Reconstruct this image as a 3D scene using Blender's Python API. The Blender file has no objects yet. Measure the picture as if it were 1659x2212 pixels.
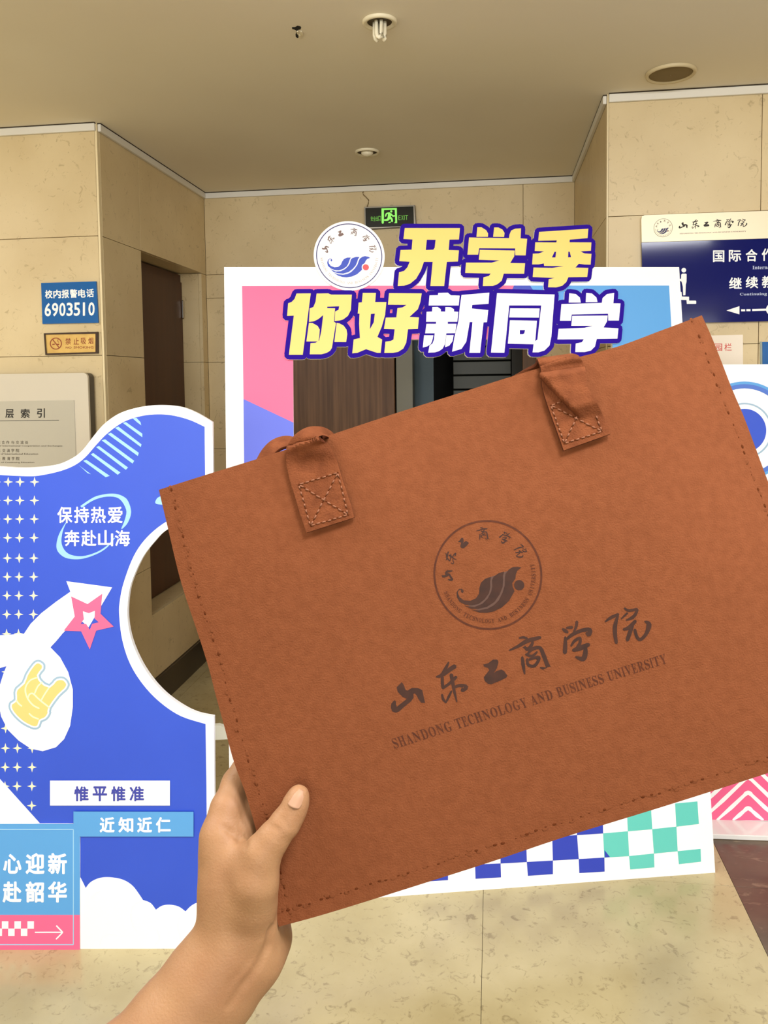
import bpy, bmesh, math, random
import numpy as np
from mathutils import Vector, Matrix
random.seed(7); np.random.seed(7)
PI = math.pi
sc = bpy.context.scene
C = sc.collection

# ------------------------------------------------------------------ camera
FPX, CX, CY = 1728.7, 829.5, 936.5            # focal length and principal point, pixels of a 1659x2212 frame
CR = Vector((.99083569, .13451372, -.01227575))
CU = Vector((.00375102, .06344551, .99797825))
CF = Vector((-.13502061, .98887852, -.06235951))
CO = Vector((0, 0, 1.5))
cam_d = bpy.data.cameras.new('camera')
cam = bpy.data.objects.new('camera', cam_d); C.objects.link(cam)
M3 = Matrix((CR, CU, -CF)).transposed().to_4x4(); M3.translation = CO
cam.matrix_world = M3
cam_d.sensor_fit = 'VERTICAL'; cam_d.sensor_height = 24.0
cam_d.lens = 24.0 * FPX / 2212.0
cam_d.shift_y = (CY - 1106.0) / 2212.0
cam_d.clip_start = 0.02; cam_d.clip_end = 60
sc.camera = cam

# ------------------------------------------------------------------ view, world, lights
sc.view_settings.view_transform = 'Standard'; sc.view_settings.look = 'None'
sc.view_settings.gamma = 1.0; sc.view_settings.use_curve_mapping = False
sc.view_settings.exposure = 0.0
w = bpy.data.worlds.new('world'); sc.world = w; w.use_nodes = True
w.node_tree.nodes['Background'].inputs[0].default_value = (1.0, .95, .86, 1)
w.node_tree.nodes['Background'].inputs[1].default_value = 0.25

def area(name, loc, target, size, power, col, size_y=None):
    d = bpy.data.lights.new(name, 'AREA'); d.energy = power; d.color = col
    d.shape = 'RECTANGLE'; d.size = size; d.size_y = size_y or size
    o = bpy.data.objects.new(name, d); C.objects.link(o); o.location = loc
    o.rotation_euler = (Vector(target) - Vector(loc)).to_track_quat('-Z', 'Y').to_euler()
    return o
area('entrance_daylight', (0.2, -6.9, 1.35), (0.2, 3, 1.25), 6.5, 270, (.95, .985, 1.0), 2.3)
area('unseen_fill_lamp', (0.45, -0.05, 2.53), (0.4, 0.6, 0), 0.5, 42, (.98, .985, 1.0))  # unseen lamp added overhead so the bag's top is brighter than its bottom
area('unseen_fill_lamp', (-1.15, .45, 2.53), (-1.0, 1.0, 0), 0.6, 46, (.98, .985, 1.0))  # unseen lamp added at the side to light the boards more than the bag
area('unseen_fill_lamp', (1.15, .45, 2.53), (1.0, 1.0, 0), 0.6, 46, (.98, .985, 1.0))  # second added side lamp for the boards, also out of view
area('unseen_fill_lamp', (-3.0, 1.5, 2.53), (-3.0, 1.6, 0), 0.4, 20, (1.0, .97, .9))
area('unseen_fill_lamp', (3.0, 1.5, 2.53), (3.0, 1.6, 0), 0.4, 20, (1.0, .97, .9))

# ------------------------------------------------------------------ materials
def lin(c):
    return tuple((v/255/12.92 if v/255 <= .04045 else ((v/255+.055)/1.055)**2.4) for v in c) + (1,)
def mat(name, col, rough=.6, metal=0, spec=.5, emit=0, bump=0, bscale=200, var=None, vscale=8, coat=0, detail=6):
    m = bpy.data.materials.new(name); m.use_nodes = True
    nt = m.node_tree; b = nt.nodes['Principled BSDF']
    b.inputs['Base Color'].default_value = lin(col); b.inputs['Roughness'].default_value = rough
    b.inputs['Metallic'].default_value = metal; b.inputs['Specular IOR Level'].default_value = spec
    b.inputs['Coat Weight'].default_value = coat; b.inputs['Coat Roughness'].default_value = .08
    if emit:
        b.inputs['Emission Color'].default_value = lin(col); b.inputs['Emission Strength'].default_value = emit
    tc = nt.nodes.new('ShaderNodeTexCoord')
    if var:
        n = nt.nodes.new('ShaderNodeTexNoise'); n.inputs['Scale'].default_value = vscale; n.inputs['Detail'].default_value = detail
        nt.links.new(tc.outputs['Object'], n.inputs['Vector'])
        r = nt.nodes.new('ShaderNodeValToRGB'); r.color_ramp.elements[0].position = .34; r.color_ramp.elements[1].position = .66
        r.color_ramp.elements[0].color = lin(var); r.color_ramp.elements[1].color = lin(col)
        nt.links.new(n.outputs['Fac'], r.inputs[0]); nt.links.new(r.outputs[0], b.inputs['Base Color'])
    if bump:
        n2 = nt.nodes.new('ShaderNodeTexNoise'); n2.inputs['Scale'].default_value = bscale; n2.inputs['Detail'].default_value = 5
        nt.links.new(tc.outputs['Object'], n2.inputs['Vector'])
        bp = nt.nodes.new('ShaderNodeBump'); bp.inputs['Strength'].default_value = bump; bp.inputs['Distance'].default_value = .001
        nt.links.new(n2.outputs['Fac'], bp.inputs['Height']); nt.links.new(bp.outputs[0], b.inputs['Normal'])
    return m
def stone(name, base, dark, fleck, rough, fscale=14, thr=.63, vein=.5, stretch=(1, 1, 1)):
    """marble: soft cloudy tone plus small broken dark flecks, world-scale object coordinates"""
    m = bpy.data.materials.new(name); m.use_nodes = True
    nt = m.node_tree; b = nt.nodes['Principled BSDF']; L = nt.links.new
    b.inputs['Roughness'].default_value = rough
    tc = nt.nodes.new('ShaderNodeTexCoord'); geo = nt.nodes.new('ShaderNodeNewGeometry')
    mp = nt.nodes.new('ShaderNodeMapping'); mp.inputs['Scale'].default_value = stretch
    L(geo.outputs['Position'], mp.inputs['Vector'])
    oi = nt.nodes.new('ShaderNodeObjectInfo')
    n1 = nt.nodes.new('ShaderNodeTexNoise'); n1.inputs['Scale'].default_value = 3.2; n1.inputs['Detail'].default_value = 6
    L(mp.outputs[0], n1.inputs['Vector'])
    r1 = nt.nodes.new('ShaderNodeValToRGB'); r1.color_ramp.elements[0].position = .3; r1.color_ramp.elements[1].position = .7
    r1.color_ramp.elements[0].color = lin(dark); r1.color_ramp.elements[1].color = lin(base)
    L(n1.outputs['Fac'], r1.inputs[0])
    n2 = nt.nodes.new('ShaderNodeTexNoise'); n2.inputs['Scale'].default_value = fscale; n2.inputs['Detail'].default_value = 9
    n2.inputs['Roughness'].default_value = .68; n2.inputs['Distortion'].default_value = 1.2
    L(mp.outputs[0], n2.inputs['Vector'])
    r2 = nt.nodes.new('ShaderNodeValToRGB'); r2.color_ramp.elements[0].position = thr; r2.color_ramp.elements[1].position = thr + .09
    r2.color_ramp.elements[0].color = (0, 0, 0, 1); r2.color_ramp.elements[1].color = (vein, vein, vein, 1)
    L(n2.outputs['Fac'], r2.inputs[0])
    mx = nt.nodes.new('ShaderNodeMix'); mx.data_type = 'RGBA'
    L(r2.outputs[0], mx.inputs['Factor']); L(r1.outputs[0], mx.inputs['A']); mx.inputs['B'].default_value = lin(fleck)
    hs = nt.nodes.new('ShaderNodeHueSaturation')
    ma = nt.nodes.new('ShaderNodeMath'); ma.operation = 'MULTIPLY_ADD'; ma.inputs[1].default_value = .09; ma.inputs[2].default_value = .955
    L(oi.outputs['Random'], ma.inputs[0]); L(ma.outputs[0], hs.inputs['Value']); L(mx.outputs['Result'], hs.inputs['Color'])
    L(hs.outputs[0], b.inputs['Base Color'])
    return m
def wood(name, a, c, rough=.45, sc_=(60, 60, 2)):
    m = bpy.data.materials.new(name); m.use_nodes = True
    nt = m.node_tree; b = nt.nodes['Principled BSDF']; L = nt.links.new
    b.inputs['Roughness'].default_value = rough
    tc = nt.nodes.new('ShaderNodeTexCoord'); mp = nt.nodes.new('ShaderNodeMapping'); mp.inputs['Scale'].default_value = sc_
    n = nt.nodes.new('ShaderNodeTexNoise'); n.inputs['Scale'].default_value = 1; n.inputs['Detail'].default_value = 5
    r = nt.nodes.new('ShaderNodeValToRGB'); r.color_ramp.elements[0].position = .3; r.color_ramp.elements[1].position = .7
    r.color_ramp.elements[0].color = lin(a); r.color_ramp.elements[1].color = lin(c)
    L(tc.outputs['Object'], mp.inputs[0]); L(mp.outputs[0], n.inputs['Vector']); L(n.outputs['Fac'], r.inputs[0]); L(r.outputs[0], b.inputs['Base Color'])
    return m
def felt():
    m = mat('tan felt leather', (120, 69, 42), .92, spec=.08, bump=.5, bscale=900, var=(113, 64, 38), vscale=170, detail=8)
    nt = m.node_tree; r = [n for n in nt.nodes if n.type == 'VALTORGB'][0]
    n = nt.nodes.new('ShaderNodeTexNoise'); n.inputs['Scale'].default_value = 14; n.inputs['Detail'].default_value = 3
    tc = [q for q in nt.nodes if q.type == 'TEX_COORD'][0]; nt.links.new(tc.outputs['Object'], n.inputs['Vector'])
    hs = nt.nodes.new('ShaderNodeHueSaturation'); mr = nt.nodes.new('ShaderNodeMapRange')
    mr.inputs[1].default_value = .3; mr.inputs[2].default_value = .7; mr.inputs[3].default_value = .97; mr.inputs[4].default_value = 1.03
    nt.links.new(n.outputs['Fac'], mr.inputs[0]); nt.links.new(mr.outputs[0], hs.inputs['Value']); nt.links.new(r.outputs[0], hs.inputs['Color'])
    nt.links.new(hs.outputs[0], nt.nodes['Principled BSDF'].inputs['Base Color'])
    return m
M = {}
M['wall'] = stone('cream marble', (222, 202, 160), (208, 186, 142), (150, 126, 84), .42, 30, .585, .5)
M['grout'] = mat('stone joint', (150, 124, 84), .9)
M['floor'] = stone('beige floor marble', (202, 188, 146), (174, 158, 114), (120, 104, 70), .2, 36, .56, .5)
M['dark_floor'] = stone('dark brown marble', (104, 86, 66), (72, 58, 42), (150, 130, 104), .22, 10, .58, .5, (1, 2.4, 1))
M['skirting'] = stone('dark skirting marble', (70, 58, 42), (50, 40, 28), (90, 74, 56), .35, 12, .6, .4)
M['ceiling'] = mat('ceiling paint', (241, 233, 214), .9, var=(235, 226, 206), vscale=1.2, detail=2)
M['trim'] = mat('white trim', (226, 222, 212), .5)
M['shadow_gap'] = mat('painted gap shade', (60, 50, 36), .9)  # dark colour standing for the shade in the gap over the trim
M['white'] = mat('white foam board', (250, 250, 250), .45, bump=.05, bscale=90)
M['white2'] = mat('white print', (252, 252, 251), .45)
M['gloss_white'] = mat('glossy white base', (236, 234, 232), .12)
M['blue'] = mat('royal blue print', (48, 84, 208), .42, var=(45, 80, 202), vscale=3)
M['peri'] = mat('periwinkle blue print', (94, 110, 226), .42)
M['sky'] = mat('light blue print', (88, 160, 224), .42)
M['cyan'] = mat('pale cyan print', (156, 206, 240), .42)
M['pink'] = mat('pink print', (244, 102, 148), .42)
M['teal'] = mat('teal print', (98, 200, 190), .42)
M['navy'] = mat('navy print', (44, 18, 148), .7, spec=.08)
M['deep'] = mat('deep blue print', (42, 62, 182), .42)
M['yellow'] = mat('yellow print', (244, 212, 116), .42)
M['cream'] = mat('cream print', (253, 248, 196), .42)
M['handyel'] = mat('warm yellow print', (244, 204, 126), .42)
M['greyblue'] = mat('grey blue print', (156, 184, 208), .42)
M['red'] = mat('coral red print', (228, 84, 88), .42)
M['textblue'] = mat('violet blue print', (58, 66, 164), .42)
M['browngrey'] = mat('brown grey print', (120, 96, 92), .42)
M['taupe'] = mat('taupe print', (196, 178, 168), .42)
M['sealblue'] = mat('seal blue print', (52, 76, 190), .42)
M['sealnavy'] = mat('seal navy print', (70, 66, 120), .42)
M['paleline'] = mat('pale print line', (226, 238, 244), .42)
M['signblue'] = mat('blue acrylic sign', (10, 96, 170), .15)
M['signnavy'] = mat('navy acrylic sign', (8, 18, 96), .08, spec=.25)
M['signhead'] = mat('brushed pale metal', (236, 222, 192), .4, metal=.2)
M['gold'] = mat('brushed gold plate', (232, 196, 120), .35, metal=.6, var=(214, 176, 104), vscale=20)
M['darkframe'] = mat('dark brown frame', (52, 28, 12), .4)
M['ink'] = mat('black ink', (34, 30, 26), .6)
M['redink'] = mat('brown red ink', (150, 74, 40), .6)
M['redink2'] = mat('red ink', (214, 92, 84), .6)
M['paper'] = mat('white notice paper', (244, 232, 216), .7)
M['steel'] = mat('pale satin metal', (214, 206, 190), .38, metal=.25)
M['glass_panel'] = mat('grey display panel', (190, 184, 168), .2)
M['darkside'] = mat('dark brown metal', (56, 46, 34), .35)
M['door'] = wood('dark brown door', (66, 34, 12), (78, 42, 16), .5, (20, 20, 1.5))
M['wooddoor'] = wood('walnut veneer', (92, 62, 42), (134, 98, 70), .5)
M['metalgrey'] = mat('grey green metal', (112, 110, 98), .4, metal=.3)
M['glass'] = mat('blue grey glass', (58, 84, 98), .45)
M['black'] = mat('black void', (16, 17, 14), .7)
M['slat'] = mat('dark grey green panel', (74, 76, 66), .4)
M['lampwhite'] = mat('warm white enamel', (236, 226, 196), .4)
M['tube'] = mat('unlit lamp glass', (246, 238, 212), .15)
M['grille'] = mat('speaker grille cloth', (124, 106, 68), .8, bump=.5, bscale=900)
M['exitface'] = mat('black exit panel', (20, 24, 12), .2)
M['exitgreen'] = mat('lit green print', (132, 222, 96), .5, emit=.75)
M['chrome'] = mat('chrome', (190, 186, 176), .2, metal=1)
M['leather'] = felt()
M['leather_dark'] = mat('leather edge', (78, 38, 20), .9, spec=.1)
M['leather_in'] = mat('strap leather', (120, 68, 41), .92, spec=.08, bump=.6, bscale=900, var=(102, 56, 33), vscale=110, detail=8)
M['deboss'] = mat('dark brown stamping', (46, 24, 15), .6, spec=.25, var=(58, 30, 18), vscale=160)
M['deboss2'] = mat('brown foil stamping', (66, 30, 13), .6, spec=.2, var=(80, 38, 17), vscale=300)
M['hole'] = mat('stitch hole', (84, 42, 20), .9, spec=.05)
M['thread'] = mat('tan thread', (126, 76, 47), .7)
M['nail'] = mat('finger nail', (166, 127, 100), .5, spec=.25)

def skin_mat():
    m = mat('skin', (160, 121, 85), .55, spec=.3, bump=.35, bscale=650, var=(150, 109, 76), vscale=26, detail=4)
    b = m.node_tree.nodes['Principled BSDF']
    b.inputs['Subsurface Weight'].default_value = .12; b.inputs['Subsurface Radius'].default_value = (.9, .35, .2); b.inputs['Subsurface Scale'].default_value = .006
    return m
M['skin'] = skin_mat()

# ------------------------------------------------------------------ object helpers
def link(name, me, m=None, parent=None):
    o = bpy.data.objects.new(name, me); C.objects.link(o)
    if m is not None: me.materials.append(m)
    if parent is not None: o.parent = parent
    return o
def meshobj(name, verts, faces, m=None, parent=None, smooth=False):
    me = bpy.data.meshes.new(name); me.from_pydata([tuple(v) for v in verts], [], faces)
    me.validate()
    bm = bmesh.new(); bm.from_mesh(me); bmesh.ops.recalc_face_normals(bm, faces=bm.faces); bm.to_mesh(me); bm.free()
    if smooth:
        for p in me.polygons: p.use_smooth = True
    o = link(name, me, m, parent)
    return o
def frombm(name, bm, m=None, parent=None, smooth=False):
    me = bpy.data.meshes.new(name); bm.to_mesh(me); bm.free()
    if smooth:
        for p in me.polygons: p.use_smooth = True
    return link(name, me, m, parent)
def box_bm(bm, lo, hi, bev=0):
    r = bmesh.ops.create_cube(bm, size=1)
    for v in r['verts']:
        v.co = Vector([(lo[i]+hi[i])/2 + v.co[i]*(hi[i]-lo[i]) for i in range(3)])
    if bev:
        es = list({e for v in r['verts'] for e in v.link_edges})
        bmesh.ops.bevel(bm, geom=es, offset=bev, segments=1, affect='EDGES')
def box(name, lo, hi, m, parent=None, bev=0):
    bm = bmesh.new(); box_bm(bm, lo, hi, bev); return frombm(name, bm, m, parent)
def empty(name, loc=(0, 0, 0)):
    o = bpy.data.objects.new(name, None); C.objects.link(o); o.location = loc; o.empty_display_size = .05
    return o
def tag(o, label, cat, group=None):
    o['label'] = label; o['category'] = cat
    if group: o['group'] = group
    return o
def structure(o): o['kind'] = 'structure'; return o
def keep(o, parent):
    """parent without moving; the parents here carry only a location"""
    o.parent = parent; o.location = o.location - parent.location if True else o.location
    return o

def ray(x, y): return ((x-CX)/FPX)*CR - ((y-CY)/FPX)*CU + CF
def at(x, y, z): return CO + ray(x, y)*z                      # photograph pixel at a real distance in metres
def on_y(x, y, Y): d = ray(x, y); return CO + d*(Y/d.y)
def on_x(x, y, X): d = ray(x, y); return CO + d*(X/d.x)
def on_z(x, y, Z): d = ray(x, y); return CO + d*((Z-1.5)/d.z)

class Plane:
    """a board's face: local u (right), v (up), n (towards the viewer)"""
    def __init__(s, o, u, v):
        s.o = Vector(o); s.u = Vector(u).normalized(); s.n = s.u.cross(Vector(v)).normalized(); s.v = s.n.cross(s.u).normalized()
        if s.n.dot(CF) > 0: s.n = -s.n
    def px(s, x, y):
        d = ray(float(x), float(y)); t = (s.o-CO).dot(s.n)/d.dot(s.n); p = CO + d*t - s.o
        return (p.dot(s.u), p.dot(s.v))
    def w(s, u, v, n=0): return s.o + s.u*float(u) + s.v*float(v) + s.n*float(n)

def catmull(pts, n=6, closed=False):
    out = []; N = len(pts)
    rng = range(N if closed else N-1)
    for i in rng:
        g = lambda k: np.array(pts[k % N] if closed else pts[min(max(k, 0), N-1)], float)
        p0, p1, p2, p3 = g(i-1), g(i), g(i+1), g(i+2)
        for k in range(n):
            t = k/n
            out.append(tuple(.5*((2*p1)+(-p0+p2)*t+(2*p0-5*p1+4*p2-p3)*t*t+(-p0+3*p1-3*p2+p3)*t**3)))
    if not closed: out.append(tuple(pts[-1]))
    return out
def sarea(p): return .5*sum(p[i][0]*p[(i+1) % len(p)][1]-p[(i+1) % len(p)][0]*p[i][1] for i in range(len(p)))
def offset(poly, d, chamfer=True):
    """grow (d>0) a polygon outward, clipping convex corners"""
    P = [np.array(p, float) for p in poly]
    if sarea(poly) < 0: P = P[::-1]
    out = []; n = len(P)
    for i in range(n):
        a, b, c = P[i-1], P[i], P[(i+1) % n]
        e1 = b-a; e2 = c-b; l1 = np.hypot(*e1); l2 = np.hypot(*e2)
        if l1 < 1e-9 or l2 < 1e-9: continue
        e1 /= l1; e2 /= l2
        n1 = np.array([e1[1], -e1[0]]); n2 = np.array([e2[1], -e2[0]])
        cr = e1[0]*e2[1]-e1[1]*e2[0]
        bis = n1+n2; L = np.hypot(*bis)
        if L < .2: out.append(tuple(b+n1*d)); out.append(tuple(b+n2*d)); continue
        bis /= L; k = d/max(.35, bis.dot(n1))
        if chamfer and cr*d > .25*abs(d):
            out.append(tuple(b+n1*d+e1*d*.42)); out.append(tuple(b+n2*d-e2*d*.42))
        else: out.append(tuple(b+bis*k))
    return out
def prism_mesh(loops, z0, z1):
    """filled 2D loops (even-odd) extruded from z0 to z1 -> mesh, via a 2D curve"""
    cu = bpy.data.curves.new('tmp', 'CURVE'); cu.dimensions = '2D'; cu.fill_mode = 'BOTH'
    for lp in loops:
        s = cu.splines.new('POLY'); s.points.add(len(lp)-1); s.use_cyclic_u = True
        for i, p in enumerate(lp): s.points[i].co = (p[0], p[1], 0, 1)
    cu.extrude = (z1-z0)/2
    ob = bpy.data.objects.new('tmp', cu); C.objects.link(ob)
    me = bpy.data.meshes.new_from_object(ob)
    bpy.data.objects.remove(ob); bpy.data.curves.remove(cu)
    for v in me.vertices: v.co.z += (z0+z1)/2
    return me
def merge(meshes):
    bm = bmesh.new()
    for me in meshes: bm.from_mesh(me); bpy.data.meshes.remove(me)
    me = bpy.data.meshes.new('m'); bm.to_mesh(me); bm.free(); me.materials.clear()
    return me
def put(pl, me, name, m, parent):
    for v in me.vertices: v.co = pl.w(*v.co) - (parent.location if parent else Vector())
    me.materials.clear(); me.name = name
    return link(name, me, m, parent)
def pxs(pl, pts): return [pl.px(*p) for p in pts]
def shape(pl, name, loops_px, m, parent, z0, z1, split=False):
    """one part from separate shapes: loops_px = list of [outer, hole, hole...] in photograph pixels"""
    ms = [prism_mesh([pxs(pl, l) for l in lp], z0, z1 + (0 if split else i*3e-6)) for i, lp in enumerate(loops_px)]
    if split: return [put(pl, me, name, m, parent) for me in ms][0]
    return put(pl, merge(ms), name, m, parent)
def brush(pts, n=5):
    """variable-width stroke -> outline polygon. pts (x,y,w)"""
    q = catmull(pts, n) if len(pts) > 2 else [tuple(np.array(pts[0])*(1-t)+np.array(pts[1])*t) for t in (0, .5, 1)]
    q = np.array(q); L, R = [], []
    for i in range(len(q)):
        a = q[max(i-1, 0)][:2]; b = q[min(i+1, len(q)-1)][:2]; d = b-a; d /= (np.hypot(*d)+1e-9); nn = np.array([-d[1], d[0]])
        hw = q[i][2]/2
        if i == 0:
            L.append(q[i][:2]-d*hw*.5)
        L.append(q[i][:2]+nn*hw*(0.8 if i in (0, len(q)-1) else 1)); R.append(q[i][:2]-nn*hw*(0.8 if i in (0, len(q)-1) else 1))
        if i == len(q)-1: L.append(q[i][:2]+d*hw*.5)
    return [tuple(p) for p in L+R[::-1]]
def circ(cx, cy, r, n=48, a0=0): return [(cx+r*math.cos(a0+2*PI*k/n), cy+r*math.sin(a0+2*PI*k/n)) for k in range(n)]

_tc = {}
def glyph_mesh(s, bold=0.0, extrude=.01):
    key = (s, bold)
    if key not in _tc:
        cu = bpy.data.curves.new('t', 'FONT'); cu.body = s; cu.size = 1; cu.extrude = .5; cu.resolution_u = 3
        cu.fill_mode = 'BOTH'
        ob = bpy.data.objects.new('t', cu); C.objects.link(ob)
        me = bpy.data.meshes.new_from_object(ob); bpy.data.objects.remove(ob); bpy.data.curves.remove(cu)
        co = np.array([v.co[:] for v in me.vertices]) if len(me.vertices) else np.zeros((1, 3))
        _tc[key] = (me, co[:, :2].min(0), co[:, :2].max(0))
    return _tc[key]
def quad_at(q, s, t):                                         # q: TL,TR,BR,BL ; s right 0..1, t up 0..1
    a = [q[3][i]*(1-s)+q[2][i]*s for i in (0, 1)]; b = [q[0][i]*(1-s)+q[1][i]*s for i in (0, 1)]
    return (a[0]*(1-t)+b[0]*t, a[1]*(1-t)+b[1]*t)
def text_local(s, q, z0, z1, bold=0.0):
    """glyphs stretched into a local-coordinate quad; a bold face is thickened by shifted copies"""
    me0, lo, hi = glyph_mesh(s, 0); out = []
    sh = [(0, 0)] + ([(bold*math.cos(k*PI/4), bold*math.sin(k*PI/4)) for k in range(8)] if bold else [])
    lo = (lo[0]-bold, lo[1]-bold); hi = (hi[0]+bold, hi[1]+bold)
    for k, (sx, sy) in enumerate(sh):
        me = me0.copy(); out.append(me)
        for v in me.vertices:
            a = (v.co.x+sx-lo[0])/(hi[0]-lo[0]); b = (v.co.y+sy-lo[1])/(hi[1]-lo[1]); z = (z1+k*2e-6) if v.co.z > 0 else z0
            p = quad_at(q, a, b); v.co = (p[0], p[1], z)
    return out[0] if len(out) == 1 else merge(out)
def text(pl, name, items, m, parent, z0, z1, bold=0.0, split=False):
    """items: (string, quad in px TL,TR,BR,BL) or (string, (x0,y0,x1,y1))"""
    ms = []
    for s, q in items:
        if len(q) == 4 and not hasattr(q[0], '__len__'):
            x0, y0, x1, y1 = q; q = ((x0, y0), (x1, y0), (x1, y1), (x0, y1))
        ms.append(text_local(s, pxs(pl, q), z0, z1, bold))
    if split: return [put(pl, me, 'character', m, parent) for me in ms][0]
    o = put(pl, merge(ms), name, m, parent); o['kind'] = 'stuff'; return o
def zm(pts, ox, oy, k): return [(ox+p[0]*k, oy+p[1]*k)+tuple(c*k for c in p[2:]) for p in pts]
def row_boxes(s, x0, y0, x1, y1, gap=.12, slope=0):
    n = len(s); cw = (x1-x0)/(n-gap*1.0*0+ (n-1)*gap)
    out = []
    for i, ch in enumerate(s):
        a = x0+i*cw*(1+gap); out.append((ch, (a, y0+slope*i, a+cw, y1+slope*i)))
    return out
def serif(s):
    return ''.join(chr(0x1D400+ord(c)-65) if 'A' <= c <= 'Z' else chr(0x1D41A+ord(c)-97) if 'a' <= c <= 'z' else c for c in s)

def lathe(name, prof, m, parent, loc, seg=32, smooth=True, axis=None):
    vs, fs = [], []
    for r, z in prof:
        for k in range(seg): a = 2*PI*k/seg; vs.append((loc[0]+r*math.cos(a), loc[1]+r*math.sin(a), loc[2]+z))
    for i in range(len(prof)-1):
        for k in range(seg): fs.append((i*seg+k, i*seg+(k+1) % seg, (i+1)*seg+(k+1) % seg, (i+1)*seg+k))
    if prof[0][0] > 1e-6: pass
    o = meshobj(name, vs, fs, m, parent, smooth); return o
def tube_bm(bm, pts, r, seg=8, cap=True):
    pts = [Vector(p) for p in pts]; rings = []
    for i, p in enumerate(pts):
        d = (pts[min(i+1, len(pts)-1)]-pts[max(i-1, 0)]).normalized()
        a = d.cross(Vector((0, 0, 1))); a = a if a.length > .1 else d.cross(Vector((1, 0, 0))); a.normalize(); b = d.cross(a)
        rr = r[i] if hasattr(r, '__len__') else r
        rings.append([bm.verts.new(p+(a*math.cos(2*PI*k/seg)+b*math.sin(2*PI*k/seg))*rr) for k in range(seg)])
    for i in range(len(rings)-1):
        for k in range(seg): bm.faces.new((rings[i][k], rings[i][(k+1) % seg], rings[i+1][(k+1) % seg], rings[i+1][k]))
    if cap: bm.faces.new(rings[0][::-1]); bm.faces.new(rings[-1])
def tube(name, pts, r, m, parent=None, seg=8):
    bm = bmesh.new(); tube_bm(bm, pts, r, seg); return frombm(name, bm, m, parent, True)

# ------------------------------------------------------------------ the setting
XL, XR, YL, YR, YB, ZC = -1.565, .421, 3.087, 3.107, 4.286, 2.554
XO, YO = 4.2, -7.2                                           # outer lobby
ZJ = [.14, .189+.0, .669, 1.149, 1.629, 2.109, ZC]
HJ = [(.14, .189), (.189, .669), (.669, 1.149), (1.149, 1.629), (1.629, 2.109), (2.109, ZC)]
HJ = [(.14, .669), (.669, 1.149), (1.149, 1.629), (1.629, 2.109), (2.109, ZC)]
G = .0011
XDM = .704                                                    # dark marble starts here
# floor: bed plus tiles
floor = structure(box('floor', (-XO, YO, -.12), (XO, 5.7, -.022), M['grout']))
def tile(name, x0, x1, y0, y1, m, parent, z=0):
    o = box(name, (x0+.0006, y0+.0006, -.0215), (x1-.0006, y1-.0006, z), m, parent, bev=.0003)
    return o
ys = [YO+.0, -6.18, -5.4, -4.62, -3.84, -3.06, -2.28, -1.5, -.72, .06, .84, 1.62, 2.4, 3.18, 3.96, 4.74, 5.7]
xs = [-4.2, -3.71, -2.975, -2.24, -1.505, -.77, -.0335, XDM]
for i in range(len(xs)-1):
    for j in range(len(ys)-1): tile('tile', xs[i], xs[i+1], ys[j], ys[j+1], M['floor'], floor)
xs2 = [XDM, 1.55, 2.4, 3.25, XO]
for i in range(len(xs2)-1):
    for j in range(len(ys)-1):
        t = tile('tile', xs2[i], xs2[i+1], ys[j], ys[j+1], M['dark_floor'], floor)
        t['label'] = 'dark brown marble tile'
ceiling = structure(meshobj('ceiling', [(-XO, YO, ZC), (XO, YO, ZC), (XO, 5.7, ZC), (-XO, 5.7, ZC), (-XO, YO, ZC+.1), (XO, YO, ZC+.1), (XO, 5.7, ZC+.1), (-XO, 5.7, ZC+.1)],
          [(0, 1, 2, 3), (4, 5, 6, 7), (0, 1, 5, 4), (1, 2, 6, 5), (2, 3, 7, 6), (3, 0, 4, 7)], M['ceiling']))

# walls: backing + stone slabs.  axis 'y' = wall facing -y at depth Y ; 'x' = wall at X facing +x or -x
def slab_y(parent, Y, x0, x1, z0, z1):
    return box('slab', (x0+G, Y, z0+G), (x1-G, Y+.018, z1-G), M['wall'], parent, bev=.0005)
def slab_x(parent, X, s, y0, y1, z0, z1):                     # s=+1 : face looks to +x
    lo, hi = (X-.018, X) if s > 0 else (X, X+.018)
    return box('slab', (lo, y0+G, z0+G), (hi, y1-G, z1-G), M['wall'], parent, bev=.0005)
xr_j = on_y(1644, 400, YR).x; xb_j = on_y(1130, 450, YB).x
# front wall, left of the alcove
wall_fl = structure(box('wall_front_left', (-XO, YL+.0185, 0), (XL-.0185, YL+.12, ZC), M['grout']))
for a, b in [(-XO, -3.265), (-3.265, -2.415), (-2.415, XL)]:
    for z0, z1 in HJ: slab_y(wall_fl, YL, a, b - (.010 if b == XL else 0), z0, z1)
box('corner_strip', (XL-.0095, YL-.0005, .14), (XL-.001, YL+.0185, ZC), mat('pale stone edge', (236, 218, 176), .4), wall_fl)
# front wall, right of the alcove
wall_fr = structure(box('wall_front_right', (XR+.0185, YR+.0185, 0), (XO, YR+.12, ZC), M['grout']))
for a, b in [(XR, xr_j), (xr_j, xr_j+.72), (xr_j+.72, xr_j+1.44), (xr_j+1.44, xr_j+2.16), (xr_j+2.16, XO)]:
    for z0, z1 in HJ: slab_y(wall_fr, YR, a+(.006 if a == XR else 0), b, z0, z1)
box('corner_strip', (XR+.0005, YR-.0005, .14), (XR+.0062, YR+.0185, ZC), mat('pale stone edge', (226, 208, 166), .4), wall_fr)
# alcove right side
wall_ar = structure(box('wall_alcove_right', (XR+.0185, YR+.12, 0), (XR+.12, YB+.1, ZC), M['grout']))
for a, b in [(YR+.019, 3.62), (3.62, YB)]:
    for z0, z1 in HJ: slab_x(wall_ar, XR, -1, a, b, z0, z1)
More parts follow.
